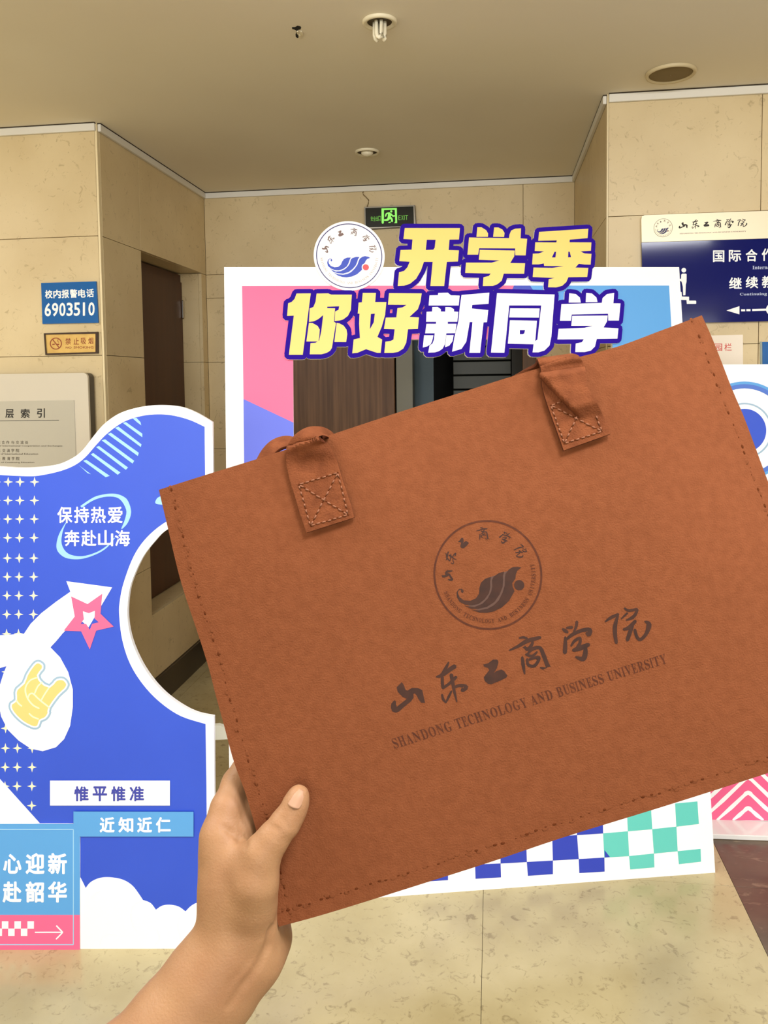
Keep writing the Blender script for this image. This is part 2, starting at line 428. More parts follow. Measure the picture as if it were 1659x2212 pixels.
# alcove left side with a recessed cupboard door
ya = on_x(305, 560, XL).y; yb = on_x(436, 640, XL).y
zt = on_x(305, 541, XL).z; zb = on_x(325, 1332, XL).z; RD = .118
wall_al = structure(box('wall_alcove_left', (XL-.35, YL+.12, 0), (XL-.2, YB+.1, ZC), M['grout']))
for z0, z1 in HJ:
    slab_x(wall_al, XL, 1, YL+.019, ya, z0, z1)
    slab_x(wall_al, XL, 1, yb, YB, z0, z1)
    if z1 > zt: slab_x(wall_al, XL, 1, ya, yb, max(z0, zt), z1)
    if z0 < zb: slab_x(wall_al, XL, 1, ya, yb, z0, min(z1, zb))
box('lining', (XL-RD-.03, YL+.12, .0), (XL-.0185, ya-.001, ZC), M['grout'], wall_al)
box('lining', (XL-RD-.03, yb+.016, .0), (XL-.0185, YB+.05, ZC), M['grout'], wall_al)
box('lining', (XL-RD-.03, ya, zt+.016), (XL-.0185, yb, ZC), M['grout'], wall_al)
box('lining', (XL-RD-.03, ya, 0), (XL-.0185, yb, zb-.016), M['grout'], wall_al)
for z0, z1 in HJ:
    if z1 > zb and z0 < zt:
        box('reveal_slab', (XL-RD-.03, yb, max(z0, zb)+G), (XL-.0185, yb+.015, min(z1, zt)-G), M['wall'], wall_al)
box('reveal_slab', (XL-RD-.03, ya, zt), (XL-.0185, yb, zt+.015), M['wall'], wall_al)
box('reveal_slab', (XL-RD-.03, ya, zb-.015), (XL-.0185, yb, zb), M['wall'], wall_al)
door1 = structure(box('door_1', (XL-RD-.028, ya+.003, zb+.004), (XL-RD, yb-.003, zt-.01), M['door']))
keep(box('door_leaf', (XL-RD, ya+.1, zb+.02), (XL-RD+.008, yb-.008, zt-.05), M['door']), door1)
hz = on_x(394, 670, XL-RD)
keep(box('handle', (XL-RD+.008, yb-.022, hz.z-.05), (XL-RD+.022, yb-.013, hz.z+.05), M['chrome'], bev=.004), door1)
# alcove back wall with a door opening
xo0, xo1 = on_y(856, 850, YB).x, on_y(1158, 850, YB).x
xw0 = on_y(560, 850, YB).x; zo = on_y(900, 632, YB).z
wall_b = structure(box('wall_back', (XL-.1, YB+.0185, zo+.03), (XR+.1, YB+.12, ZC), M['grout']))
keep(box('lining', (XL-.1, YB+.0185, 0), (xo0-.03, YB+.12, zo+.03), M['grout']), wall_b)
keep(box('lining', (xo1+.03, YB+.0185, 0), (XR+.1, YB+.12, zo+.03), M['grout']), wall_b)
xcuts = [XL, xb_j-1.20, xb_j-.6, xb_j, XR]
xcuts = [XL, xb_j, XR]
for k in range(len(xcuts)-1):
    a, b = xcuts[k], xcuts[k+1]
    for z0, z1 in HJ:
        if z0 >= zo: slab_y(wall_b, YB, a, b, z0, z1); continue
        if z1 > zo: slab_y(wall_b, YB, a, b, zo, z1)
        zz = min(z1, zo)
        if a < xw0: slab_y(wall_b, YB, a, min(b, xw0), z0, zz)
        if b > xo1: slab_y(wall_b, YB, max(a, xo1), b, z0, zz)
# room behind the opening
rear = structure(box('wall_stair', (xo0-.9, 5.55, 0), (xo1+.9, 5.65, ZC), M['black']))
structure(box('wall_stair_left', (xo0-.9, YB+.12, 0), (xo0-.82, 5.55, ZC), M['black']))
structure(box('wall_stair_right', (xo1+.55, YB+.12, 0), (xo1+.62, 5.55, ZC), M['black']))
# walnut door leaf folded flat against the back wall, its frame, and what shows inside
door2 = structure(empty('door_2', (xw0, YB, 0)))
L0 = door2.location
def dbox(name, lo, hi, m, bev=0): return keep(box(name, lo, hi, m, bev=bev), door2)
dbox('door_leaf', (xw0, YB-.012, .01), (xo0-.008, YB+.03, zo), M['wooddoor'], .002)
dbox('door_leaf', (xo1-.07, YB-.005, .01), (xo1+.0, YB+.03, zo), wood('brown veneer', (84, 56, 30), (104, 72, 40)), .002)
xg = on_y(891, 850, YB).x
dbox('door_frame', (xo0, YB+.01, 0), (xg, YB+.12, zo), M['metalgrey'])
dbox('door_frame', (xo0, YB+.01, zo-.05), (xo1, YB+.12, zo+.029), M['metalgrey'])
g0 = on_y(891, 850, 4.5).x; g1 = on_y(938, 850, 4.5).x
dbox('glass_pane', (g0-.01, 4.46, 0), (g1, 4.475, zo), M['glass'])
p0 = on_y(979, 850, 5.0).x; p1 = on_y(1104, 850, 5.0).x
zc0 = on_y(1000, 780, 5.0).z; st = .088
k = -12
for kk in range(-13, 6):
    z0 = zc0 + kk*st
    if z0 > 0.02 and z0+st < ZC:
        b = box('panel_slat', (p0, 5.0, z0+.004), (p1, 5.02, z0+st-.004), M['slat'], bev=.003); keep(b, door2)
dbox('panel_post', (p1+.004, 4.99, 0), (p1+.09, 5.04, ZC-.05), mat('dark olive post', (44, 38, 26), .5))
# skirting
structure(box('baseboard_left', (XL-.02, YL-.012, 0), (XL+.012, YB, .139), M['skirting'], bev=.002))
structure(box('baseboard_front_left', (-XO, YL-.012, 0), (XL-.02, YL+.019, .139), M['skirting'], bev=.002))
structure(box('baseboard_right', (XR-.012, YR+.02, 0), (XR+.02, YB, .139), M['skirting'], bev=.002))
structure(box('baseboard_front_right', (XR-.012, YR-.012, 0), (XO, YR+.019, .139), M['skirting'], bev=.002))
structure(box('baseboard_back', (XL+.013, YB-.012, 0), (xw0-.003, YB+.019, .139), M['skirting'], bev=.002))
structure(box('baseboard_back_right', (xo1+.003, YB-.012, 0), (XR-.013, YB+.019, .139), M['skirting'], bev=.002))
# ceiling trim
TH = .029
n = 0
for lo, hi in [((-XO, YL-.014, ZC-TH-.004), (XL-.004, YL-.0005, ZC-.004)), ((XL+.0005, YL+.004, ZC-TH-.004), (XL+.014, YB-.015, ZC-.004)),
               ((XL+.001, YB-.014, ZC-TH-.004), (XR-.001, YB-.0005, ZC-.004)), ((XR-.014, YR+.004, ZC-TH-.004), (XR-.0005, YB-.015, ZC-.004)),
               ((XR+.006, YR-.014, ZC-TH-.004), (XO, YR-.0005, ZC-.004))]:
    n += 1
    t = structure(box('trim_%d' % n, lo, hi, M['trim'], bev=.0015))
    keep(box('shadow_gap', (lo[0]-.0, lo[1]-.0, ZC-.004), (hi[0], hi[1], ZC-.0002), M['shadow_gap']), t)  # dark strip fills the gap, its shade put into the colour
# outer lobby shell behind the camera
plain = mat('cream wall paint', (236, 228, 208), .6)
structure(box('wall_left', (-XO-.1, YO, 0), (-XO, YL+.1, ZC), plain))
structure(box('wall_right', (XO, YO, 0), (XO+.1, YR+.1, ZC), plain))
structure(box('wall_rear', (-XO, YO-.1, 0), (XO, YO, ZC), plain))

# ------------------------------------------------------------------ calligraphy and seal, normalised from the big stamping
def K1(p): return zm(p, 830, 1290, .18083)
def K2(p): return zm(p, 1090, 1300, .20494)
CAL = [
 ['P', K1([(210,1015),(235,1050),(255,1110),(280,1115),(330,1085),(400,1085),(455,1110),(470,1180),(487,1262),(440,1260),(410,1220),(385,1170),(365,1150),(348,1155),(352,1200),(320,1245),(240,1310),(180,1365),(140,1380),(95,1365),(80,1320),(85,1270),(120,1230),(140,1245),(140,1280),(150,1310),(200,1270),(270,1215),(220,1190),(160,1130),(148,1075)])],
 ['B', K1([(770,775,20),(735,850,40),(690,930,48),(620,952,18)]), K1([(700,930,45),(790,860,52),(850,822,55)]), K1([(694,950,38),(694,1020,38),(702,1085,38)]), K1([(695,1090,32),(780,1030,36),(862,950,40)]),
       K1([(800,920,45),(818,1020,42),(838,1130,34),(868,1252,16)]), K1([(825,1085,32),(900,1055,38),(975,1075,58),(925,1118,45)]), K1([(690,1160,25),(705,1220,32),(740,1262,20)]), K1([(738,1258,20),(770,1190,30),(805,1120,22)])],
 ['P', K1([(1180,805),(1240,790),(1300,745),(1350,745),(1365,775),(1345,850),(1310,905),(1345,880),(1400,865),(1430,880),(1470,935),(1460,960),(1380,1000),(1280,1040),(1240,1035),(1200,1000),(1190,955),(1225,910),(1255,870),(1240,845),(1195,830)])],
 ['B', K2([(155,382,20),(200,375,26),(240,388,22)]), K2([(50,512,16),(140,470,32),(240,412,44),(380,375,34)]), K2([(290,400,26),(292,440,30),(255,495,34),(200,478,20)]), K2([(240,555,20),(290,500,36),(370,485,38),(410,560,44),(440,640,44),(462,712,50),(375,692,18)]),
       K2([(186,580,26),(195,660,38),(212,762,18)]), K2([(222,552,26),(290,572,30),(345,525,20)]), K2([(238,600,26),(250,665,32),(320,672,34),(362,585,32),(250,612,24)]), K2([(215,468,20),(240,505,30),(300,425,24)])],
 ['B', K2([(608,285,20),(640,305,40),(668,326,20)]), K2([(652,275,24),(715,268,36)]), K2([(762,205,32),(755,260,30),(728,322,20)]), K2([(640,368,22),(640,450,42),(635,542,46)]), K2([(645,402,24),(720,342,38),(820,300,38),(895,300,54),(878,352,64)]),
       K2([(700,468,20),(740,410,32),(800,378,30)]), K2([(800,378,24),(792,440,34),(745,512,34)]), K2([(718,512,32),(790,490,54),(892,448,42)]), K2([(850,455,32),(852,540,50),(825,602,54),(748,580,20)])],
 ['B', K2([(1060,210,14),(1120,168,34),(1202,130,30)]), K2([(1196,140,24),(1165,250,44),(1165,350,42),(1180,438,34)]), K2([(1262,66,20),(1310,92,28),(1400,76,30)]), K2([(1402,80,28),(1365,150,34),(1285,195,18)]), K2([(1230,180,18),(1295,118,26)]), K2([(1280,195,20),(1360,168,30)]),
       K2([(1250,292,24),(1310,272,42),(1382,200,36)]), K2([(1352,240,32),(1322,320,44),(1292,410,38)]), K2([(1372,290,32),(1392,362,34),(1430,398,34),(1492,338,38),(1522,240,54),(1476,206,16)])],
]
# bag plane from the solved pose (0.40 x 0.298 m)
class BagPlane(Plane):
    def w(s, u, v, n=0):                                      # lifted towards the eye the photograph was taken from
        p = s.o + s.u*float(u) + s.v*float(v) - CO
        return CO + p*(((s.o + s.n*float(n) - CO).dot(s.n))/p.dot(s.n))
BAG = BagPlane((-.2329, .5315, 1.4277), (.9451, .1454, .2926), (-.3137, .1541, .9369))
def cal_polys(i):
    g = CAL[i]; return [g[1]] if g[0] == 'P' else [brush(s) for s in g[1:]]
CALN = []                                                     # normalised to their own unit box (bag-aligned axes)
for i in range(6):
    ps = [pxs(BAG, p) for p in cal_polys(i)]
    allp = np.array([q for p in ps for q in p]); lo, hi = allp.min(0), allp.max(0)
    CALN.append(([[((q[0]-lo[0])/(hi[0]-lo[0]), (q[1]-lo[1])/(hi[1]-lo[1])) for q in p] for p in ps], lo, hi))
def cal_meshes(i, q, z0, z1):
    """calligraphic character i into the local quad q"""
    return [prism_mesh([[quad_at(q, a, b) for a, b in p]], z0, z1+k*2e-6) for k, p in enumerate(CALN[i][0])]
F1 = [(850,810),(780,812),(720,840),(685,890),(660,950),(610,990),(540,998),(470,970),(435,920),(430,870),(450,845),(480,845),(470,870),(485,890),(503,868),(490,838),(455,832),(420,860),(406,910),(418,970),(470,1020),(540,1050),(620,1058),(700,1030),(770,980),(805,920),(825,860)]
F2 = [(1015,800),(950,797),(880,820),(850,850),(830,920),(800,970),(740,1030),(660,1070),(560,1078),(460,1030),(520,1085),(600,1110),(700,1118),(800,1090),(880,1030),(940,960),(970,890),(985,840)]
F3 = [(1215,815),(1180,795),(1120,782),(1070,795),(1020,830),(1000,870),(970,950),(920,1020),(850,1090),(780,1125),(700,1140),(600,1130),(520,1095),(600,1155),(680,1182),(760,1190),(860,1175),(960,1130),(1055,1045),(1050,990),(1060,950),(1110,915),(1130,870),(1160,835)]
def seal(pl, parent, c, R, z, th, mats, fill=None, rot=0, ringw=.022):
    """c centre (local), R ring radius. mats: ring, chars, wing, dot, small text"""
    cs, sn = math.cos(rot), math.sin(rot)
    def tr(x, y): return (c[0]+R*(x*cs-y*sn), c[1]+R*(x*sn+y*cs))
    def nz(p): return [tr((a-823)/612, -(b-775)/612) for a, b in p]
    ring = prism_mesh([[tr(*p) for p in circ(0, 0, 1+ringw, 96)], [tr(*p) for p in circ(0, 0, 1-ringw, 96)]], z, z+th)
    put(pl, merge([ring]), 'seal_ring', mats[0], parent)
    if fill:
        sil = [(470,1020),(418,970),(430,940),(470,970),(540,998),(610,990),(660,950),(685,890),(720,840),(780,812),(850,810),(950,797),(1015,800),(1070,795),(1120,782),(1180,795),(1215,815),(1160,835),(1130,870),(1110,915),(1060,950),(1050,990),(1055,1045),(960,1130),(860,1175),(760,1190),(680,1182),(600,1155),(520,1095)]
        put(pl, merge([prism_mesh([nz(sil)], z, z+th*.8)]), 'seal_wing_veins', fill, parent)
    wing = [prism_mesh([nz(f)], z, z+th+k*2e-6) for k, f in enumerate((F1, F2, F3))]
    put(pl, merge(wing), 'seal_wing', mats[2], parent)
    put(pl, merge([prism_mesh([nz(circ(1128, 997, 58, 32))], z, z+th)]), 'seal_dot', mats[3], parent)
    ms = []
    for i, (ang, rr) in enumerate(((164, .76), (137, .76), (110, .745), (79, .76), (46, .76), (17, .76))):
        a = math.radians(ang); h = (.22, .24, .18, .26, .24, .25)[i]/2; wd = (.2, .22, .17, .22, .22, .22)[i]/2
        px_, py_ = rr*math.cos(a), rr*math.sin(a); ur = a-PI/2
        def loc(dx, dy): return tr(px_+dx*math.cos(ur)-dy*math.sin(ur), py_+dx*math.sin(ur)+dy*math.cos(ur))
        q = (loc(-wd, h), loc(wd, h), loc(wd, -h), loc(-wd, -h))
        ms += cal_meshes(i, q, z, z+th)
    for i_ in [put(pl, merge(ms), 'seal_characters', mats[1], parent)]: i_['kind'] = 'stuff'
    s = 'SHANDONG TECHNOLOGY AND BUSINESS UNIVERSITY'; ms = []
    a0, a1 = math.radians(184), math.radians(356); N = len(s)
    for k, ch in enumerate(s):
        if ch == ' ': continue
        a = a0+(a1-a0)*(k+.5)/N; rr = .855; hw = .024 if ch not in 'I' else .011; hh = .038
        if ch in 'MW': hw = .028
        ur = a+PI/2; px_, py_ = rr*math.cos(a), rr*math.sin(a)
        def loc(dx, dy): return tr(px_+dx*math.cos(ur)-dy*math.sin(ur), py_+dx*math.sin(ur)+dy*math.cos(ur))
        ms.append(text_local(serif(ch), (loc(-hw, hh), loc(hw, hh), loc(hw, -hh), loc(-hw, -hh)), z, z+th))
    for i_ in [put(pl, merge(ms), 'seal_lettering', mats[4], parent)]: i_['kind'] = 'stuff'

# ------------------------------------------------------------------ photo frame board (leans slightly back)
FBL, FBR = Vector((-.7526, 2.1271, 0)), Vector((.6658, 2.4626, 0)); LEAN = .1491
Uf = (FBR-FBL).normalized(); Nf = Vector((-Uf.y, Uf.x, 0)); Vf = Vector((0, 0, 1))*math.cos(LEAN)+Nf*math.sin(LEAN)
FP = Plane(FBL, Uf, Vf)
frame = empty('photo_frame_board', (FBL+FBR)/2)
tag(frame, 'large white rectangular photo frame board with pink and blue print behind the tan bag', 'photo frame')
outl = [(484,577),(1467,577),(1545,1885),(498,1963)]
hole = [(633,733),(1322,733),(1386,1652),(640,1668)]
shape(FP, 'board', [[outl, hole]], M['white'], frame, -.015, 0)
Z1 = .0006
def F_(name, loops, m, z=Z1, th=.0005, split=False): return shape(FP, name, loops, m, frame, z-.0004, z+th, split)
F_('pink_print', [[[(523,618),(1110,617),(1062,733),(633,733),(634,913),(526,862)]]], M['pink'])
F_('blue_print', [[[(526,862),(634,913),(640,1668),(900,1664),(900,1700),(535,1720)]]], M['peri'])
F_('deep_blue_print', [[[(1110,617),(1145,617),(1152,628),(1090,733),(1062,733)]]], M['deep'])
F_('light_blue_print', [[[(1145,617),(1445,617),(1506,1700),(1389,1704),(1386,1652),(1322,733),(1090,733),(1152,628)]]], M['sky'])
l0 = [(30,578),(148,570),(278,564),(398,557),(525,550),(643,542),(768,537),(887,530),(1008,520),(1122,510),(1238,495),(1342,483)]
l1 = [(28,510),(148,503),(276,497),(396,492),(520,485),(643,478),(765,471),(886,464),(1003,457),(1120,445),(1232,434),(1340,423)]
l2 = [(25,398),(148,391),(275,384),(396,378),(517,372),(640,366),(757,358),(880,350),(997,340),(1112,330),(1226,318),(1332,305)]
l3 = [(22,284),(146,277),(273,270),(394,264),(515,258),(637,252),(754,244),(877,236),(992,227),(1105,216),(1220,209),(1325,199)]
rows = [zm(l, 900, 1640, .4575) for l in (l0, l1, l2, l3)]
bl, te = [], []
for r in range(3):
    for k in range(11):
        if (k+r) % 2 == 0: (bl if k < 7 else te).append([[rows[r][k], rows[r][k+1], rows[r+1][k+1], rows[r+1][k]]])
F_('blue_square', bl, M['deep'], split=True); F_('teal_square', te, M['teal'], split=True)
F_('blue_corner_print', [[zm([(886,428),(912,461),(888,463)], 900, 1640, .4575)]], M['deep'], z=.0012)
# rear easel leg and side bracket
def wb(lo, hi):
    pass
bm = bmesh.new()
for uu in (.10, 1.36):
    t0 = FP.w(uu, 1.2, -.016); t1 = FP.w(uu, .5, -.016); ft = Vector((t0.x+Nf.x*.42, t0.y+Nf.y*.42, .012))
    bm = bmesh.new(); tube_bm(bm, [t0, ft], .011, 6)
    o = frombm('easel_leg', bm, M['white']); o.location = -frame.location; o.parent = frame
brk = [(440,1567),(480,1567),(492,1575),(500,1600),(440,1599)]
bp = Plane(at(480, 1580, 2.32), CR, CU)
put(bp, prism_mesh([pxs(bp, [(452,1569),(472,1567),(486,1572),(493,1584),(494,1597),(452,1599)])], -.02, .0), 'side_bracket', mat('grey white plastic', (206, 204, 186), .4), frame)

# header lettering
A = lambda p: zm(p, 600, 620, .15672)
B = lambda p: zm(p, 740, 620, .15672)
D = lambda p: zm(p, 1000, 620, .217)
Ek = lambda p: zm(p, 840, 480, .14467)
G5 = lambda p: zm(p, 1060, 480, .14467)
H5 = lambda p: zm(p, 840, 460, .33755)
CH = [
 ('character', 'yellow', [[A([(260,105),(455,103),(345,945),(155,945),(222,408),(130,412),(145,238),(190,222),(232,180)])],
   [A([(535,105),(695,103),(735,120),(1018,120),(1005,330),(965,410),(900,460),(850,475),(782,483),(790,350),(835,330),(845,280),(680,285),(682,305),(788,308),(772,490),(800,510),(745,850),(720,890),(670,920),(600,938),(440,938),(452,785),(520,780),(570,750),(600,620),(625,400),(560,455),(500,485),(430,495),(440,310),(490,290),(520,220)])],
   [A([(430,508),(480,510),(550,550),(578,600),(572,690),(560,762),(395,762)])], [A([(810,508),(850,515),(905,545),(945,600),(955,660),(940,770),(778,770)])]]),
 ('character', 'yellow', [[B([(275,97),(455,97),(445,222),(598,222),(580,400),(535,560),(475,700),(540,735),(520,918),(470,918),(320,868),(200,918),(130,925),(150,735),(235,715),(225,520),(230,380),(205,380),(218,230),(262,225)]), B([(385,385),(440,380),(425,500),(372,595)])],
   [B([(635,100),(1083,103),(1065,220),(1030,320),(915,425),(1045,432),(1030,590),(895,595),(870,780),(830,860),(760,905),(690,918),(570,920),(585,765),(660,755),(695,735),(712,595),(565,590),(590,435),(735,432),(750,305),(820,295),(875,260),(620,258)])]]),
 ('character', 'white2', [[B([(1310,97),(1440,93),(1485,130),(1603,133),(1590,268),(1178,268),(1190,130),(1305,128)])],
   [B([(1228,290),(1300,288),(1345,320),(1345,352),(1405,352),(1408,290),(1480,292),(1525,320),(1525,352),(1585,355),(1570,492),(1440,492),(1440,520),(1560,520),(1542,648),(1420,650),(1400,800),(1370,860),(1320,895),(1260,912),(1172,915),(1190,820),(1230,790),(1250,740),(1262,650),(1130,650),(1148,520),(1280,520),(1280,492),(1143,492),(1150,355),(1225,352)])],
   [B([(1115,678),(1243,678),(1225,760),(1205,800),(1160,828),(1098,845)])], [B([(1420,675),(1520,675),(1505,760),(1460,820),(1402,840)])],
   [H5([(460,532),(637,517),(632,588),(528,595),(526,618),(630,628),(622,705),(600,706),(578,900),(510,900),(530,704),(512,704),(490,830),(460,875),(400,893),(415,800),(440,700),(450,600)])]]),
 ('character', 'white2', [[D([(330,72),(900,85),(868,500),(850,590),(800,640),(740,658),(682,658),(692,578),(437,572),(458,340),(725,345),(708,548),(730,530),(768,193),(450,193),(420,500),(402,662),(270,660)]), D([(555,437),(608,437),(600,470),(585,478),(555,478)])],
   [D([(460,222),(752,224),(745,314),(450,312)])]]),
 ('character', 'white2', [[D([(1045,73),(1110,80),(1150,115),(1160,165),(1040,165)])], [D([(1213,70),(1270,75),(1315,115),(1325,160),(1208,162)])],
   [D([(1490,70),(1482,172),(1553,173),(1537,343),(1432,343),(1430,275),(1070,283),(1060,345),(953,345),(968,180),(1368,168),(1375,120),(1420,80)])],
   [D([(1075,297),(1425,293),(1420,350),(1385,412),(1532,420),(1522,522),(1318,525),(1300,600),(1260,640),(1200,655),(1105,655),(1110,570),(1170,558),(1190,528),(928,530),(940,425),(1195,415),(1280,395),(1065,395)])]]),
 ('character', 'yellow', [[Ek([(230,108),(1050,108),(1035,278),(895,280),(882,435),(1035,440),(1020,605),(855,610),(815,970),(610,970),(645,610),(515,610),(470,740),(400,860),(310,935),(220,965),(125,970),(145,765),(220,745),(270,690),(303,608),(148,600),(168,435),(332,430),(345,278),(210,270)]), Ek([(558,282),(688,282),(675,400),(655,430),(542,435)])]]),
 ('character', 'yellow', [[Ek([(1308,97),(1370,97),(1440,140),(1468,190),(1465,238),(1295,238)])], [G5([(38,100),(100,100),(160,130),(192,180),(185,240),(22,238)])],
   [G5([(437,112),(430,262),(528,268),(505,515),(352,513),(350,410),(-185,408),(-201,503),(-360,503),(-335,248),(258,258),(265,205),(290,145),(350,118)])],
   [G5([(-176,432),(345,442),(335,530),(275,628),(497,632),(483,787),(180,785),(150,890),(90,940),(20,968),(-131,970),(-121,840),(-41,820),(-13,784),(-393,775),(-381,622),(0,622),(119,590),(-191,578)])]]),
 ('character', 'yellow', [[G5([(705,165),(1437,118),(1425,258),(1160,280),(1158,320),(1482,322),(1475,445),(1320,455),(1380,485),(1483,492),(1470,652),(1380,650),(1295,638),(1245,695),(1437,700),(1420,835),(1140,838),(1110,910),(1050,965),(960,990),(838,988),(848,868),(940,850),(610,835),(622,695),(900,700),(975,690),(1075,675),(780,670),(775,632),(700,648),(602,648),(612,490),(700,485),(780,455),(640,448),(648,320),(960,322),(970,292),(692,297)]),
   G5([(935,460),(958,460),(948,545),(895,545)]), G5([(1140,458),(1160,460),(1180,540),(1135,545)])]]),
]
ZB = .012
def outline_bm(z0, z1, d):
    bm = bmesh.new(); rnd = random.Random(3)
    def prism(p):
        if sarea(p) < 0: p = p[::-1]
        zz = z1+rnd.random()*3e-4
        lo_ = [bm.verts.new((x, y, z0)) for x, y in p]; hi_ = [bm.verts.new((x, y, zz)) for x, y in p]
        bm.faces.new(hi_); bm.faces.new(lo_[::-1])
        for k in range(len(p)): bm.faces.new((lo_[k], lo_[(k+1) % len(p)], hi_[(k+1) % len(p)], hi_[k]))
    for _, col, polys in CH:
        for lp in polys:
            for loop in lp[:1]:
                P = [np.array(q) for q in pxs(FP, loop)]
                for k in range(len(P)):
                    a, b = P[k], P[(k+1) % len(P)]; e = b-a; L_e = np.hypot(*e)
                    if L_e < 1e-6: continue
                    nn = np.array([-e[1], e[0]])/L_e*d
                    prism([tuple(a+nn), tuple(b+nn), tuple(b-nn), tuple(a-nn)])
                    prism([(a[0]+d*1.02*math.cos(PI/8+q*PI/4), a[1]+d*1.02*math.sin(PI/8+q*PI/4)) for q in range(8)])
    me = bpy.data.meshes.new('o'); bm.to_mesh(me); bm.free(); return me
dl = FP.px(1000, 600); dl2 = FP.px(1009.6, 600); dL = math.hypot(dl2[0]-dl[0], dl2[1]-dl[1])
cores = [pxs(FP, lp[0]) for _, c_2, polys in CH for lp in polys]
put(FP, merge([outline_bm(.001, ZB-.0009, dL)] + [prism_mesh([p], .001, ZB-.0009+i*4e-6) for i, p in enumerate(cores)]), 'letter_backing', M['white'], frame)
put(FP, merge([outline_bm(ZB-.0010, ZB-.0003, dL)] + [prism_mesh([p], ZB-.0010, ZB-.0003+i*4e-6) for i, p in enumerate(cores)]), 'letter_outline', M['navy'], frame)
zb_letter_holes = []
for k, (nm, col, polys) in enumerate(CH):
    o = shape(FP, 'header_character', polys, M[col], frame, ZB+.0004, ZB+.0012)
    o['label'] = ('yellow' if col == 'yellow' else 'white') + ' header character'
# round seal plate on the board's top edge
sc_, sr_ = FP.px(754.3, 553.8), .1
cc = FP.px(754.3+76.2, 553.8); sr_ = math.hypot(cc[0]-sc_[0], cc[1]-sc_[1])
put(FP, prism_mesh([circ(sc_[0], sc_[1], sr_, 72)], .0008, .0065), 'seal_plate', M['white'], frame)
seal(FP, frame, sc_, sr_*.918, .0062, .0009, (M['sealnavy'], M['browngrey'], M['sealblue'], M['red'], M['taupe']), ringw=.014)

# ------------------------------------------------------------------ left puzzle-shaped board
LB0, LB1 = Vector((-1.102, 1.922, 0)), Vector((-.82, 1.956, 0))
LP = Plane(LB0, LB1-LB0, (0, 0, 1))
left = empty('puzzle_board', (LB0+LB1)/2 - Vector((.1, 0, 0)))
tag(left, 'royal blue puzzle shaped welcome board with white border at the left', 'display board')
Q1 = lambda p: zm(p, 0, 860, 1/3.456)
Q2 = lambda p: zm(p, 0, 1220, 1/3.456)
Q3 = lambda p: zm(p, 0, 1640, 1/3.318)
Q8 = lambda p: zm(p, 0, 1380, .12055)
top = catmull([(-250,960),(-150,985),(-60,1003),(0,1008),(58,1010.5),(116,1005),(150,993),(177,974),(203,941),(226,915),(260,892),(304,879),(347,875),(391,879),(425,892),(459,912)], 5)
hl = catmull([(460,1122),(415,1124),(362,1143.5),(333,1171),(307,1206),(285,1255),(277,1292),(275.5,1336),(284,1382),(303,1428),(327,1466),(356,1498),(391,1524),(425,1541),(462,1549)], 5)
bout = top + [(460,1020)] + hl + [(463,1700),(466,2050),(-260,2052)]
shape(LP, 'board', [[bout]], M['white'], left, -.014, 0)
itop = catmull([(-235,978),(-150,1003),(-60,1021),(0,1026),(58,1028.7),(87,1027),(130,1017.7),(162,1004.7),(185,987),(208,961),(231.5,936.7),(266,912),(304,899),(341,895),(376,898),(411,907.7),(442,922)], 5)
ihl = catmull([(443,1104),(405,1108),(359,1127),(318,1160),(289,1201),(267,1259),(258.5,1300),(257.5,1330),(264,1382),(281,1434),(310,1480),(347,1518),(391,1547),(444,1564)], 5)
def L_(name, loops, m, z, parent=left, split=False): return shape(LP, name, loops, m, parent, z-.0006, z, split)
L_('blue_print', [[itop + [(443,1020)] + ihl + [(446,1700),(449,2040),(-245,2040)]]], M['blue'], .0004)
def star4(x, y, r=10.2):
    p = []
    for k in range(4):
        a = k*PI/2
        p.append((x+r*math.cos(a), y+r*1.06*math.sin(a)))
        b = a+PI/4
        for da, rr in ((-.32, .40), (0, .34), (.32, .40)): p.append((x+r*rr*math.cos(b+da), y+r*rr*math.sin(b+da)))
    return p
st = []
for y in [1041,1081,1121,1161.5,1205.5,1246,1286.5,1327,1369,1410,1451,1492,1532,1573,1616,1657,1698,1740]:
    f = (y-1041)/616
    for x in (18-6.5*f, 43.5-6*f, 75-5.5*f, -8-6*f, -34-6*f, -60-6*f):
        if x > -70: st.append([star4(x, y)])
L_('star', st, M['cream'], .0010, split=True)
L_('stripe', [[Q1(s)] for s in ([(990,150),(1020,148),(1050,180),(1055,203),(1030,185)], [(918,185),(940,178),(1063,265),(1063,292)], [(860,222),(885,213),(1057,345),(1052,365)], [(805,268),(828,258),(1037,408),(1030,432)],
    [(760,315),(785,307),(1003,468),(990,488)], [(718,365),(740,357),(957,518),(940,535)], [(678,420),(697,410),(900,555),(880,572)], [(622,468),(645,460),(820,580),(790,590)], [(588,498),(602,510),(680,568),(655,560)])], M['cyan'], .0010, split=True)
L_('ring_print', [[Q1(catmull([(600,805),(700,740),(780,718),(850,713),(910,728),(955,765),(980,850),(955,930),(915,975)], 4)+catmull([(905,975),(935,900),(942,830),(890,750),(800,735),(700,762),(612,818)], 4))],
                  [Q1(catmull([(490,930),(440,1020),(422,1110),(450,1165),(510,1197),(610,1200),(720,1165),(800,1115),(862,1040)], 4)+catmull([(850,1045),(800,1100),(720,1150),(610,1180),(510,1160),(462,1090),(468,1000),(495,932)], 4))],
                  [catmull([(337,1088),(339,1077),(348,1072),(360,1074),(366,1084),(362,1090)], 4, True)]], M['cyan'], .0010)
text(LP, 'slogan_lettering', row_boxes('保持热爱', 124.4, 1094.5, 265, 1130) + row_boxes('奔赴山海', 139.8, 1145, 281, 1179.5), M['white2'], left, .0008, .0016, .018, split=True)
